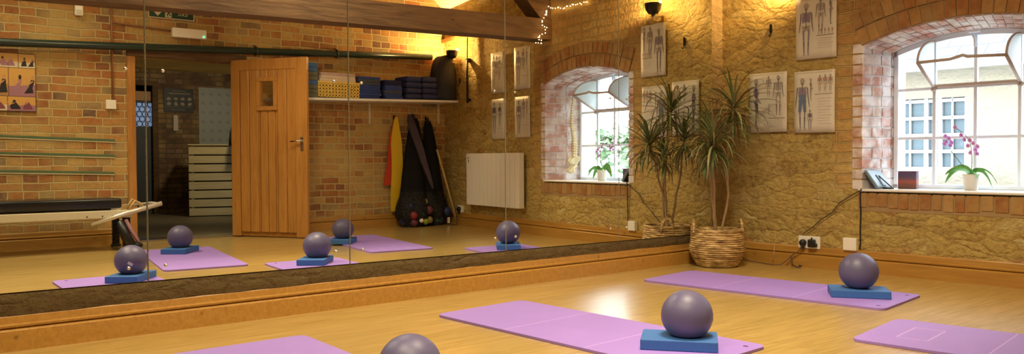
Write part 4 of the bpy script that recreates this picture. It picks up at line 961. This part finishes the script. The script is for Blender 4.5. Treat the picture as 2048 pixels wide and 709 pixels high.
def folded(name, y, z, w, d, h, m, lab, cat, grp, seed, dx=.19):
    q = random.Random(seed); b = MB(); n = 10
    prof = []
    for k in range(3):                                # three rounded layers of one folded cloth
        z0 = h*k/3; z1 = h*(k+1)/3-.001; ins = q.uniform(0, .008)
        b.rbox(-w/2+ins, w/2-ins+q.uniform(-.004, .004), -d/2+q.uniform(0, .01), d/2, z0, z1, (z1-z0)*.45, seg=2, smooth=True)
    for i, v_ in enumerate(b.v):
        x, y_, zz = v_; b.v[i] = (x, y_, zz+.003*noise.noise(Vector((x*9, y_*9, seed)))*min(1, zz/.004))
    o = b.build(name, m, loc=(WX-dx, y, z), rotz=RB+q.uniform(-.04, .04)); tag(o, lab, cat, grp); return o
z = on_shelf(y0)+.176
for k, (m_, l_) in enumerate((('towel', 'lowest pinkish white folded towel on the wicker basket'), ('towel', 'middle pinkish white folded towel on the wicker basket'), ('towel_mauve', 'topmost mauve folded towel on the wicker basket'))):
    folded('folded_towel', y0, z, (.43-.012*k), .23, .031, m_, l_, 'towel', 'folded towels on the wicker basket', k); z += .033
stk = [(-.865, .285, 8, .030, ['blanket', 'blanket', 'blanket', 'blanket', 'blanket', 'blanket_grey', 'blanket_grey', 'blanket'], 'stack beside the wicker basket'), (-.565, .235, 7, .030, ['blanket', 'blanket', 'blanket_grey', 'blanket', 'blanket', 'navy', 'navy'], 'narrow stack in the middle of the shelf')]
ordn = ['lowest', 'second', 'third', 'fourth', 'fifth', 'sixth', 'seventh', 'eighth']
for (y, w, n, h, cs, where) in stk:
    z = on_shelf(y)+.005
    for k in range(n):
        top = k == n-1; folded('folded_blanket', y+R.uniform(-.008, .008), z, w*R.uniform(.93, 1), .27, h-.0015, cs[k], ('topmost' if top else ordn[k]+(' from the bottom' if k else ''))+' folded blanket, '+where, 'blanket', 'folded blankets on the shelf', 40+k+n); z += h
for c_, (y, where) in enumerate(((-.295, 'left column of navy cushions on the shelf'), (-.075, 'right column of navy cushions, against the dark padded arch'))):
    z = on_shelf(y)+.005
    for k in range(4):
        h = .066; b = MB(); b.rbox(-.105, .105, -.14, .14, 0, h-.001, .024, seg=3, smooth=True)
        o = b.build('navy_cushion', 'navy', loc=(WX-.185, y+R.uniform(-.004, .004), z), rotz=RB); z += h
        tag(o, ['lowest', 'second lowest', 'third', 'topmost'][k]+' in the '+where, 'cushion', 'navy cushions on the shelf')
# dark padded arch at the shelf end
ar = thing('padded_arch', 'tall dark grey curved padded arch at the corner end of the shelf', 'exercise arch', (WX-.240, .150, on_shelf(.17)+.004), RB)
out = [(-.115, 0), (-.125, .06), (-.118, .20), (-.105, .32), (-.085, .42), (-.05, .50), (0.0, .535), (.055, .50), (.10, .40), (.115, .28), (.12, .12), (.118, 0)]
out = [(-x, z) for x, z in out]
b = MB(); bm = bmesh.new(); vs_ = [bm.verts.new((x, -.12, z)) for x, z in out]; f_ = bm.faces.new(vs_); r_ = bmesh.ops.extrude_face_region(bm, geom=[f_]); bmesh.ops.translate(bm, vec=(0, .24, 0), verts=[v for v in r_['geom'] if isinstance(v, bmesh.types.BMVert)])
bmesh.ops.bevel(bm, geom=bm.edges[:], offset=.012, segments=2, affect='EDGES'); b.bm(bm, smooth=True); b.build('padding', 'charcoal', ar)
b = MB(); b.tube([(-x*1.004+.0, -.121, z) for x, z in out[1:-1]], .003, 5); b.build('seam', 'black_plastic', ar)
# hooks with hanging bands and bags
def hook(y, z, lab):
    o = thing('coat_hook', lab, 'hook', eb(y, z), RB, 'hooks under the shelf')
    b = MB(); b.rbox(-.012, .012, -.006, 0, -.02, .03, .003); b.build('hook_plate', 'black_metal', o)
    b = MB(); b.tube([(0, -.006, .01), (0, -.03, .0), (0, -.045, .005), (0, -.05, .02)], .004, 6); b.build('hook_arm', 'black_metal', o)
hook(-.382, 1.272, 'black hook holding the yellow and red bands'); hook(-.130, 1.300, 'black hook holding the big black net bag'); hook(.055, 1.272, 'black hook nearest the corner holding the dark cloth')
def strip(pts, w, m, name='strap', th=.004, par=None, lab=None, cat=None, grp=None, base=None):
    b = MB(); vs = []
    for i, p in enumerate(pts):
        p = Vector(p); ww = w[i] if isinstance(w, (list, tuple)) else w
        vs += [p+Vector((-ww, -th, 0)), p+Vector((ww, -th, 0)), p+Vector((ww, th, 0)), p+Vector((-ww, th, 0))]
    n = len(pts); b.add(vs, [(i*4+k, i*4+(k+1) % 4, (i+1)*4+(k+1) % 4, (i+1)*4+k) for i in range(n-1) for k in range(4)]+[(3, 2, 1, 0), tuple((n-1)*4+k for k in range(4))])
    o = b.build(name, m, par, loc=base, rotz=RB); 
    if lab: tag(o, lab, cat, grp)
    return o
def band(dx, top, L, w, m, lab, dy, spread):
    base = eb(-.382, 1.272, dy); pts = []; n = 14
    for i in range(n+1):
        u = i/n; pts.append((dx*u+.006*math.sin(u*9+dx*40), -.006*math.sin(u*5), top-L*u))
    ws = [w*(.25+.75*min(1, i/3.5)) for i in range(n+1)]
    return strip(pts, ws, m, 'resistance_band', .006, None, lab, 'resistance band', 'resistance bands hanging from one hook', base)
band(.115, .012, .80, .045, 'band_red', 'red resistance band hanging at the left of the yellow ones', .045, 0)
band(.0, .004, 1.10, .072, 'band_yellow', 'widest and longest yellow resistance band, in front of the red one', .058, 0)
band(-.075, .008, .98, .036, 'band_yellow', 'narrow yellow resistance band at the right of the wide one', .050, 0)
band(-.030, .006, .84, .016, mat('band_amber', (.62, .36, .02), .5), 'shorter amber resistance band tucked behind the yellow ones', .038, 0)
# net bags with balls
def bag(hx, hz, bx, by_, bz, rad, lab, seed, balls):
    """hx: hook y on the wall; bx,by_: centre of the swollen bottom (distance from wall, y)"""
    o = thing('net_bag', lab, 'net bag', (WX-bx, by_, 0), RB)
    q = random.Random(seed); b = MB(); prof = []; n = 22; rings = []
    for i in range(n+1):
        u = i/n; z = hz*(1-u); 
        r = .03+(rad*.80-.03)*min(1, u/.72)**.62 if u < .72 else rad*(.80+.22*math.sin((u-.72)/.28*PI*.9))
        if u > .93: r = rad*.8*(1-(u-.93)/.07*.25)
        cx = (-(hx-by_))*(1-u)**1.1; cyy = (bx-.05)*(1-u)**1.0
        ring = []
        for k in range(28):
            a = 2*PI*k/28; rr = r*(1+.10*math.sin(a*5+seed+u*2)+.05*math.sin(a*11+u*7)); yy = cyy+rr*math.sin(a)*.72; yy = min(yy, bx-.035)
            ring.append((cx+rr*math.cos(a), yy, max(z, .004)))
        rings.append(ring)
    b.add([p for r_ in rings for p in r_], [(i*28+k, i*28+(k+1) % 28, (i+1)*28+(k+1) % 28, (i+1)*28+k) for i in range(n) for k in range(28)], True)
    for i_ in range(len(b.m)):
        if i_//28 < 15: b.m[i_] = 1
    b.build('netting', [NETM, M['bag_black']], o, fix=False)
    b = MB(); b.tube([(-(hx-by_), bx-.045, hz-.03), (-(hx-by_), bx-.05, hz+.03), (-(hx-by_)+.01, bx-.05, hz+.0)], .005, 6); b.build('drawstring', 'black_plastic', o)
    return o
M['bag_black'] = fabric('bag_black', (.010, .010, .012))
NETM = bpy.data.materials.new('black_net'); NETM.use_nodes = True; nt = NETM.node_tree; pb = nt.nodes['Principled BSDF']; pb.inputs['Base Color'].default_value = (.008, .008, .010, 1); pb.inputs['Roughness'].default_value = .8
_t = nt.nodes.new('ShaderNodeBsdfTransparent'); _m = nt.nodes.new('ShaderNodeMixShader'); _m.inputs[0].default_value = .55
_c = nt.nodes.new('ShaderNodeTexCoord'); _w = nt.nodes.new('ShaderNodeTexVoronoi'); _w.feature = 'DISTANCE_TO_EDGE'; _w.inputs['Scale'].default_value = 60; _r2 = nt.nodes.new('ShaderNodeMath'); _r2.operation = 'LESS_THAN'; _r2.inputs[1].default_value = .24
nt.links.new(_c.outputs['Object'], _w.inputs['Vector']); nt.links.new(_w.outputs['Distance'], _r2.inputs[0]); nt.links.new(_r2.outputs[0], _m.inputs[0])
nt.links.new(_t.outputs[0], _m.inputs[1]); nt.links.new(pb.outputs[0], _m.inputs[2]); nt.links.new(_m.outputs[0], nt.nodes['Material Output'].inputs[0])
bag(-.130, 1.27, .21, -.255, 0, .205, 'big black net bag of small coloured balls hanging to the floor', 3, 0)
bag(.055, 1.245, .18, .065, 0, .165, 'dark net bag nearest the corner, hanging to the floor beside the coloured balls', 8, 0)
bc = {'navy': (.02, .03, .14), 'red': (.24, .02, .03), 'green': (.26, .32, .03), 'white': (.8, .8, .72), 'olive': (.26, .22, .07), 'plum': (.14, .03, .06), 'teal': (.03, .08, .09)}
bm_ = {k: mat('ball_'+k, v, .5) for k, v in bc.items()}
BB = [(.30, -.155, .06, .036, 'green', 'small green ball at the bottom front of the net bag'), (.315, -.220, .075, .026, 'white', 'tiny white ball beside the green one in the net bag'), (.27, -.085, .075, .042, 'olive', 'olive ball beside the tiny white one in the net bag'),
      (.285, -.310, .135, .050, 'red', 'bright red ball at the left of the net bag'), (.28, -.300, .052, .045, 'plum', 'plum ball on the floor under the red one'), (.17, -.35, .075, .07, 'navy', 'navy ball at the left bottom of the net bag'),
      (.22, -.33, .235, .062, 'navy', 'navy ball at the top left of the heap in the net bag'), (.21, -.205, .235, .065, 'navy', 'navy ball at the top middle of the heap in the net bag'), (.24, -.075, .185, .055, 'plum', 'plum ball at the right of the net bag'),
      (.28, -.200, .145, .046, 'teal', 'dark teal ball beside the red one in the net bag'), (.23, -.120, .285, .040, 'olive', 'olive ball on top of the heap in the net bag'), (.17, -.19, .07, .068, 'navy', 'navy ball deep at the bottom middle of the net bag')]
for d_, y, z, r, k, l_ in BB:
    b = MB(); b.ball((0, 0, 0), r, 12); o = b.build('small_ball', bm_[k], loc=(WX-d_-.02, y, max(z, r+.002))); tag(o, l_, 'ball', 'balls in the net bag')
b = MB(); b.ball((0, 0, 0), .082, 14); tag(b.build('medicine_ball', bm_['teal'], loc=(WX-.20, .085, .084)), 'dark ball on the floor inside the net bag nearest the corner', 'ball')
b = MB(); b.ball((0, 0, 0), .062, 12); tag(b.build('medicine_ball', bm_['navy'], loc=(WX-.22, .205, .15)), 'navy ball at the right of the corner net bag', 'ball')
b = MB(); b.rbox(-.018, .018, -.002, .002, -.05, .02, .001); tag(b.build('paper_tag', mat('tag_white', (.7, .7, .66), .6), loc=(WX-.33, .16, .075), rotz=RB), 'small white tag on the net bag nearest the corner', 'tag')
# purple-grey cloth bag hanging in front of the net
pts = [(.06, -.02, .01), (.07, -.06, -.06), (.06, -.12, -.2), (.03, -.19, -.38), (.005, -.24, -.55), (-.03, -.28, -.70), (-.05, -.305, -.80), (-.06, -.32, -.86)]
strip(pts, [.012, .040, .050, .045, .036, .026, .017, .006], 'purple_grey', 'purple_sash', .014, None, 'purple-grey tapering sash hanging in front of the big black net bag', 'sash', None, eb(-.155, 1.30, .06))
pts = [(0, 0, .01), (0, -.01, -.10), (-.02, -.02, -.3), (-.05, -.03, -.55), (-.09, -.03, -.80)]
strip(pts, [.008, .020, .035, .055, .07], 'dark', 'hanging_cloth', .012, None, 'black pointed cloth hanging from the hook nearest the corner', 'cloth', None, eb(.045, 1.27, .06))
b = MB(); b.tube([(WX-.35, .275, .014), (WX-.14, .125, .90)], .013, 10); tag(b.build('wooden_pole', 'pole'), 'pale wooden pole leaning in the corner beside the net bags', 'pole')
# signs and boxes on the brick wall
sg_ = thing('exit_sign', 'dark green running-man exit sign on the brick wall above the doorway', 'sign', eb(-2.86, 2.165, .0), RB)
b = MB(); b.rbox(-.215, .215, -.012, 0, 0, .118, .002, seg=1); b.build('sign_board', 'sign_white', sg_)
b = MB(); b.box(-.206, .206, -.0135, -.0121, .009, .109); b.build('green_field', 'sign_green', sg_)
b = MB(); P2 = lambda pts: b.plate(pts, 0, .0006, M4=Matrix.Translation((0, -.0136, 0)) @ XZ)
P2([(.130, .020), (.180, .075), (.152, .075), (.152, .100), (.108, .100), (.108, .075), (.080, .075)]); b.build('arrow', 'sign_white', sg_)
b = MB(); b.plate([(.0, .014), (.062, .014), (.062, .104), (.0, .104)], 0, .0004, M4=Matrix.Translation((0, -.0136, 0)) @ XZ); pn = b.build('pictogram', 'sign_white', sg_)
b = MB()
for pts in (circ(.036, .090, .008, 8), cap2([(.034, .080), (.026, .055)], .009), cap2([(.034, .076), (.052, .070), (.054, .058)], .004), cap2([(.032, .076), (.016, .072), (.010, .060)], .004), cap2([(.027, .054), (.042, .042), (.036, .022)], .005), cap2([(.024, .054), (.016, .036), (.004, .032)], .005)): b.plate(pts, 0, .0004, M4=Matrix.Translation((0, -.0141, 0)) @ XZ)
b.build('running_man', 'sign_green', pn)
def text(body, size, m, parent, loc, name='lettering', rot=(PI/2, 0, 0)):
    cu = bpy.data.curves.new(name, 'FONT'); cu.body = body; cu.size = size; cu.extrude = .0004; cu.align_x = 'CENTER'; cu.align_y = 'CENTER'
    o = bpy.data.objects.new(name, cu); C.objects.link(o); dg = bpy.context.evaluated_depsgraph_get(); me = bpy.data.meshes.new_from_object(o.evaluated_get(dg)); bpy.data.objects.remove(o)
    me.materials.clear(); me.materials.append(M[m]); o = bpy.data.objects.new(name, me); C.objects.link(o); o.parent = parent; o.location = loc; o.rotation_euler = rot; return o
text('Exit', .062, 'sign_white', sg_, (-.105, -.0138, .058))
el = thing('emergency_light', 'white box-shaped emergency light with glowing green lamp above the doorway', 'emergency light', eb(-2.705, 1.990, 0), RB)
b = MB(); b.rbox(-.163, .163, -.060, 0, 0, .092, .008); b.build('housing', 'white_plastic', el)
b = MB(); b.ball((-.135, -.062, .022), .008, 8); b.build('indicator', 'led_green', el)
pc = thing('motion_sensor', 'small white motion sensor high on the brick wall', 'sensor', eb(-3.675, 2.112, 0), RB)
b = MB(); b.rbox(-.034, .034, -.045, 0, 0, .098, .008); b.build('sensor_body', 'white_plastic', pc)
b = MB(); b.rbox(-.022, .022, -.050, -.0455, .015, .050, .002); b.build('sensor_lens', mat('lens_grey', (.55, .55, .5), .3), pc)
b = MB(); b.rbox(-.043, .043, -.035, 0, 0, .086, .004); jb2 = b.build('switch_box', 'white_plastic', loc=eb(-3.417, 1.268, 0), rotz=RB); tag(jb2, 'white square switch box at the bottom of the copper pipe', 'switch box')
b = MB(); b.tube([(0, -.012, 0), (0, -.012, 1.1)], .009, 8); b.tube([(.0, -.012, .735), (-.0, -.012, .735), (.0, -.012, .735)], .009, 8); b.tube([(0, -.012, .725), (.55, -.012, .695)], .009, 8)
cp = b.build('conduit_pipe', mat('copper_brown', (.28, .12, .05), .5), loc=eb(-3.40, 1.355, 0), rotz=RB)
cp.scale = (-1, 1, 1); tag(cp, 'reddish brown conduit running up the brick wall to the emergency light', 'conduit')
b = MB(); b.rbox(-.012, .012, -.045, 0, 0, .04, .004); b.rbox(-.03, .03, -.05, -.02, .035, .06, .006); tag(b.build('beam_bracket', 'black_metal', loc=eb(-1.82, 2.265, 0), rotz=RB), 'small dark bracket under the tie beam on the brick wall', 'bracket')
# green slots in the brick wall (three rows)
gm = mat('green_paint', (.10, .15, .07), .9); 
for k, (za, zb_) in enumerate(((1.003, .972), (.855, .828), (.698, .668))):
    b = MB(); n = 30; vs = []
    y0_, y1_ = -5.6, -3.385-.005*k; sl = (za-zb_)/.93
    for i in range(n+1):
        y = y1_+(y0_-y1_)*i/n; z = zb_+sl*(y1_-y); q = .004*noise.noise(Vector((y*8, k, 0)))
        vs += [(WX-.006+q*.3, y, z+.014+q), (WX-.010, y, z+.010+q), (WX-.010, y, z-.008), (WX-.003, y, z-.012+q)]
    b.add(vs, [(i*4+j, i*4+j+1, (i+1)*4+j+1, (i+1)*4+j) for i in range(n) for j in range(3)])
    b.mi = 1
    b.add([(WX-.012, y1_, zb_-.010), (WX-.012, y0_, zb_+sl*(y1_-y0_)-.010), (WX-.012, y0_, zb_+sl*(y1_-y0_)-.019), (WX-.012, y1_, zb_-.019)], [(0, 1, 2, 3)])
    o = b.build('painted_slot', [gm, 'crate'], fix=False); tag(o, ['topmost', 'middle', 'lowest'][k]+' of three long green-edged strips set in the brickwork', 'wall strip', 'green strips in the brick wall')
# photo collage
cg = thing('photo_collage', 'collage of exercise class photographs on the brick wall left of the doorway', 'picture', eb(-4.30, 1.222, 0), RB)
b = MB(); b.rbox(-.275, .27, -.018, 0, 0, .51, .002, seg=1); b.build('backing_board', mat('collage_edge', (.10, .05, .05), .6), cg)
q = random.Random(9); cols_ = [(.62, .30, .06), (.70, .42, .12), (.50, .28, .12), (.45, .36, .28)]
mats_ = [mat('photo_wall', (.62, .36, .10), .35), mat('photo_pale', (.66, .58, .42), .35), mat('photo_floor', (.40, .22, .09), .35), mat('photo_mauve', (.36, .18, .24), .35), mat('photo_black', (.03, .025, .03), .35), mat('photo_skin', (.55, .30, .18), .35), mat('photo_plum', (.22, .07, .10), .35)]
cells = [(-.27, -.145, .385, .505), (-.14, .01, .385, .505), (.015, .115, .385, .505), (.12, .265, .37, .505), (-.27, -.07, .135, .38), (-.065, .115, .135, .38), (.12, .265, .255, .365), (.12, .265, .13, .25), (-.27, -.06, .006, .13), (-.055, .115, .006, .13), (.12, .265, .006, .125)]
for (x0, x1, z0, z1) in cells:
    b = MB(); w, h = x1-x0, z1-z0; L = lambda a, c_: (x0+w*a, z0+h*c_)
    def pz_(pts, mi, lay): b.mi = mi; b.plate([L(*p_) for p_ in pts], .0004*lay, .0004*lay+.0003, M4=Matrix.Translation((0, -.0182, 0)) @ XZ)
    pz_([(0, 0), (1, 0), (1, 1), (0, 1)], q.choice([0, 0, 1]), 0); pz_([(0, 0), (1, 0), (1, .35), (0, .42)], q.choice([2, 3, 1]), 1)
    for j in range(2):
        cx = .25+.42*j+q.uniform(-.06, .06); tl = q.uniform(-.15, .15); k1, k2 = q.choice([(4, 5), (6, 5), (4, 3), (3, 5)])
        pz_([(cx-.16, .12), (cx+.20, .10), (cx+.16+tl, .34), (cx+.07+tl, .60), (cx-.07+tl, .58), (cx-.12, .30)], k1, 2)
        pz_([(cx+tl+.06*math.cos(a), .68+.09*math.sin(a)) for a in [2*PI*i/8 for i in range(8)]], 4 if j else 5, 3)
        pz_(cap2([(cx+tl, .55), (cx+tl+.17, .42), (cx+tl+.25, .62)], .030, .022), k2, 3)
    b.build('photograph', mats_, cg)
# ------------------------------------------------------------------ reformer bench along the brick wall
rf = thing('reformer_bench', 'black padded exercise bench with pale rails and foot bar, seen in the mirror', 'exercise bench', (3.98, -4.45, 0), 0)
Y0, Y1 = -1.15, 1.06      # local y range; room side is local x = -.23
b = MB(); b.rbox(-.225, -.190, Y0, Y1, .285, .352, .005); b.rbox(.190, .225, Y0, Y1, .285, .352, .005); b.rbox(-.19, .19, Y0, Y0+.05, .27, .33, .004); b.rbox(-.19, .19, Y1-.05, Y1, .27, .33, .004); fr_ = b.build('rail_frame', 'rail', rf)
for y in (.70, .82, .90):
    b = MB(); b.lathe([(.006, 0), (.006, .002), (.001, .003)], 8, Matrix.Translation((-.2255, y, .305)) @ Matrix.Rotation(-PI/2, 4, 'Y')); b.build('bolt', 'black_metal', fr_)
b = MB(); b.rbox(-.21, .21, Y0+.05, .98, .368, .455, .018, seg=3, smooth=True); b.build('padded_top', 'vinyl', rf)
b = MB(); b.rbox(-.17, .17, Y0+.15, .9, .353, .3675, .003); b.build('carriage', 'black_metal', rf)
for x, y in ((-.2, Y0+.06), (.2, Y0+.06), (-.2, Y1-.045), (.2, Y1-.045)):
    b = MB(); b.rbox(x-.02, x+.02, y-.03, y+.03, .0, .284, .005); b.rbox(x-.028, x+.028, y-.04, y+.04, .0, .018, .005); b.build('leg', 'black_metal', rf)
b = MB(); b.tube([(-.24, Y1-.33, .235), (-.25, Y1-.05, .325), (-.25, Y1+.24, .40)], [.013, .024, .022], 6); b.tube([(-.25, Y1+.22, .395), (-.08, Y1+.20, .40), (.0, Y1+.05, .38)], .012, 8); b.build('foot_bar', 'bar_metal', rf)
for k in range(3):
    b = MB(); x = -.16+.05*k; pts = []
    for i in range(40): a = i*1.3; pts.append((x+.011*math.cos(a), Y1-.02-.10*(i/40)+.25*0, .26-.19*(i/40)+.011*math.sin(a)))
    b.tube(pts, .003, 5); b.build('spring', 'black_metal', rf)
strip_pts = [(-.235, Y1-.06, .27), (-.245, Y1-.02, .18), (-.25, Y1+.03, .09), (-.252, Y1+.05, .04)]
b = MB(); b.tube(strip_pts, [.016, .018, .016, .010], 6); b.build('pink_strap', mat('pink_strap', (.42, .22, .26), .7), rf)
b = MB(); b.tube([(-.24, Y1-.11, .26), (-.25, Y1-.06, .12), (-.26, Y1-.02, .04)], [.03, .042, .045], 8); b.ball((-.25, Y1+.0, .036), .036, 10, (1.3, 2.2, 1)); b.build('rolled_strap', 'black_plastic', rf)
for k in range(2):
    b = MB(); b.tube([(-.2+.1*k, Y1-.02, .36), (-.2+.1*k, Y1+.03, .43+.01*k), (-.18+.1*k, Y1+.08, .405), (-.2+.1*k, Y1+.10, .37)], .008, 6); b.build('shoulder_hook', 'pole', rf)
# ------------------------------------------------------------------ hall beyond the doorway
HX = 8.7
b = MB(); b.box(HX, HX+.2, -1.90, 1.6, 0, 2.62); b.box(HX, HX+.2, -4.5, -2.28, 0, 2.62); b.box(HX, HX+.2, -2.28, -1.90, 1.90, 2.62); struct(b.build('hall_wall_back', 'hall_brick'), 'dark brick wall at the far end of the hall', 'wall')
b = MB(); b.box(WX+.32, 12.2, 1.5, 1.6, 0, 2.62); b.box(WX+.32, 12.2, -4.5, -4.4, 0, 2.62); b.box(12.1, 12.2, -4.5, 1.6, 0, 2.62); struct(b.build('hall_wall_sides', 'side_brick'), 'dark side walls of the hall', 'wall')
b = MB(); b.rbox(6.0, 6.16, -2.9, 1.4, 1.85, 1.99, .006); struct(b.build('hall_beam', wood('lit_hall_beam_wood', (.72, .54, .16), (.55, .38, .10), (8, 1, 8), .6)), 'timber beam across the hall ceiling', 'beam')  # lamplight on the beam is put into its bright yellow
hd2 = struct(thing('door_2', 'dim hall door with blue glass of round panes, seen in the mirror', 'door', (HX+.05, -2.09, 0), RB))
b = MB(); b.rbox(-.19, .19, -.02, .02, 0, 1.285, .004); b.rbox(-.19, .19, -.02, .02, 1.63, 1.66, .004); b.rbox(-.19, -.16, -.02, .02, 1.285, 1.63, .002); b.rbox(.16, .19, -.02, .02, 1.285, 1.63, .002); b.build('door_leaf', mat('door_slate', (.07, .09, .12), .6), hd2)
b = MB(); b.rbox(-.19, .19, -.03, .02, 1.661, 1.80, .003); b.build('transom', 'frame_wood', hd2)
b = MB(); b.box(-.159, .159, -.004, .004, 1.286, 1.629); b.build('round_pane_glass', 'hall_glass_glow', hd2)
b = MB()
for i in range(5):
    for j in range(5):
        cx = -.14+.075*i+(.0375 if j % 2 else 0); cz = 1.32+.072*j
        if cx < .16 and cz < 1.63: b.tube([(cx+.036*math.cos(a), -.008, cz+.036*math.sin(a)) for a in [2*PI*k/14 for k in range(14)]], .005, 4, closed=True)
b.build('leading', 'dark', hd2)
b = MB(); b.rbox(HX-.04, HX+.02, -1.94, -1.86, 0, 1.95, .004); b.rbox(HX-.04, HX+.02, -2.32, -2.24, 0, 1.95, .004); b.rbox(HX-.04, HX+.02, -2.24, -1.94, 1.88, 1.95, .004); struct(b.build('trim_6', 'beam'))
dp = thing('dark_poster', 'dark poster with two rows of small pictures on the hall wall', 'poster', (HX-.001, -1.56, 1.50), RB)
b = MB(); b.rbox(-.215, .215, -.012, 0, 0, .36, .002, seg=1); b.build('backing', mat('poster_slate', (.020, .022, .030), .5), dp)
b = MB(); q = random.Random(4)
for i in range(4):
    for j in range(2):
        x = -.155+.10*i; z = .13+.075*j
        b.plate([(x+.035*math.cos(a)*q.uniform(.6, 1.1), z+.03*math.sin(a)*q.uniform(.6, 1.1)) for a in [2*PI*k/9 for k in range(9)]], 0, .0006, M4=Matrix.Translation((0, -.0122, 0)) @ XZ)
for x0, x1, z, h_ in ((-.16, .15, .285, .010), (-.10, .10, .322, .004), (-.18, .18, .085, .002), (-.09, .12, .045, .004)):
    n = int((x1-x0)/.022)
    for k in range(n): b.plate([(x0+.022*k, z-h_), (x0+.022*k+.015, z-h_), (x0+.022*k+.015, z+h_), (x0+.022*k, z+h_)], 0, .0006, M4=Matrix.Translation((0, -.0122, 0)) @ XZ)
b.build('printed_pictures', mat('poster_print', (.30, .25, .18), .5), dp)
wp = thing('exercise_chart', 'large pale grey chart with rows of small exercise figures in the hall', 'poster', (HX-.001, -.95, 1.0), RB)
b = MB(); b.rbox(-.32, .32, -.008, 0, 0, .895, .002, seg=1); b.build('sheet', mat('chart_grey', (.36, .38, .36), .6), wp)
b = MB()
for i in range(5):
    for j in range(6):
        cx = -.25+.125*i; cz = .09+.14*j
        b.plate(cap2([(cx-.02, cz-.02), (cx, cz+.01), (cx+.02, cz-.01), (cx+.03, cz+.02)], .006), 0, .0006, M4=Matrix.Translation((0, -.0082, 0)) @ XZ); b.plate(circ(cx, cz+.025, .008, 8), 0, .0006, M4=Matrix.Translation((0, -.0082, 0)) @ XZ)
b.build('printed_exercises', mat('chart_ink', (.20, .21, .22), .6), wp)
lf = thing('leaflet_holder', 'narrow white leaflet holder on the hall wall below the dark poster', 'leaflet holder', (HX-.001, -1.615, 1.225), RB)
b = MB(); b.rbox(-.035, .035, -.035, 0, 0, .215, .006); b.build('holder', mat('holder_white', (.55, .52, .45), .5), lf)
b = MB(); b.rbox(-.028, .028, -.028, -.012, .2155, .235, .002); b.build('leaflets', 'paper', lf)
cr = thing('crate_counter', 'counter built of pale wooden slatted crates in the hall', 'counter', (7.652, -1.742, 0), math.radians(-90+16.2))
cr.rotation_euler = (0, 0, math.atan2(-1.232+1.742, 7.504-7.652))
b = MB(); 
b.box(.03, 1.25, -.52, -.03, .02, .95)
b.build('inner_box', 'dark', cr)
for k in range(8):
    z0 = .012+.122*k; b = MB(); b.rbox(0, 1.28, -.022, 0, z0, z0+.104, .003, seg=1); b.rbox(-.0, .022, -.55, -.0225, z0, z0+.104, .003, seg=1); b.build('slat', 'crate', cr)
b = MB(); b.rbox(-.01, 1.29, -.56, .01, .99, 1.01, .003, seg=1); b.build('counter_top', 'crate', cr)
for k in range(3):
    b = MB(); b.box(.03+.59*k, .07+.59*k, -.030, -.0225, .012, .985); b.build('batten', 'crate', cr)
# black jacket and chair partly hidden behind the door leaf
jk = thing('black_jacket', 'black jacket hanging in the hall, mostly hidden by the open door', 'jacket', (7.2, -1.17, .95), RB)
b = MB(); b.lathe([(.02, .0), (.10, .01), (.135, .12), (.12, .28), (.09, .38), (.04, .45), (.01, .46)], 14, Matrix.Diagonal((1, .5, 1, 1))); b.build('jacket_body', 'dark', jk)
b = MB(); b.tube([(.08, 0, .36), (.13, -.01, .2), (.15, -.01, .04)], [.035, .032, .026], 8); b.build('sleeve', 'dark', jk)
b = MB(); b.tube([(0, 0, .46), (0, .0, .50), (.02, .0, .52)], .006, 6); b.build('hanging_loop', 'dark', jk)
hc = thing('black_chair', 'black chair beside the crate counter, mostly hidden by the open door', 'chair', (6.75, -1.34, 0), 0)
b = MB(); b.rbox(-.2, .2, -.02, .40, .42, .47, .02, seg=3, smooth=True); b.build('seat', 'vinyl', hc)
b = MB(); b.rbox(-.2, .2, -.06, -.02, .50, .86, .018, seg=3, smooth=True); b.build('backrest', 'vinyl', hc)
for x in (-.17, .17):
    for y in (-.03, .36): b = MB(); b.tube([(x, y, .42), (x*1.1, y*1.05, .0)], .012, 8); b.build('leg', 'black_metal', hc)
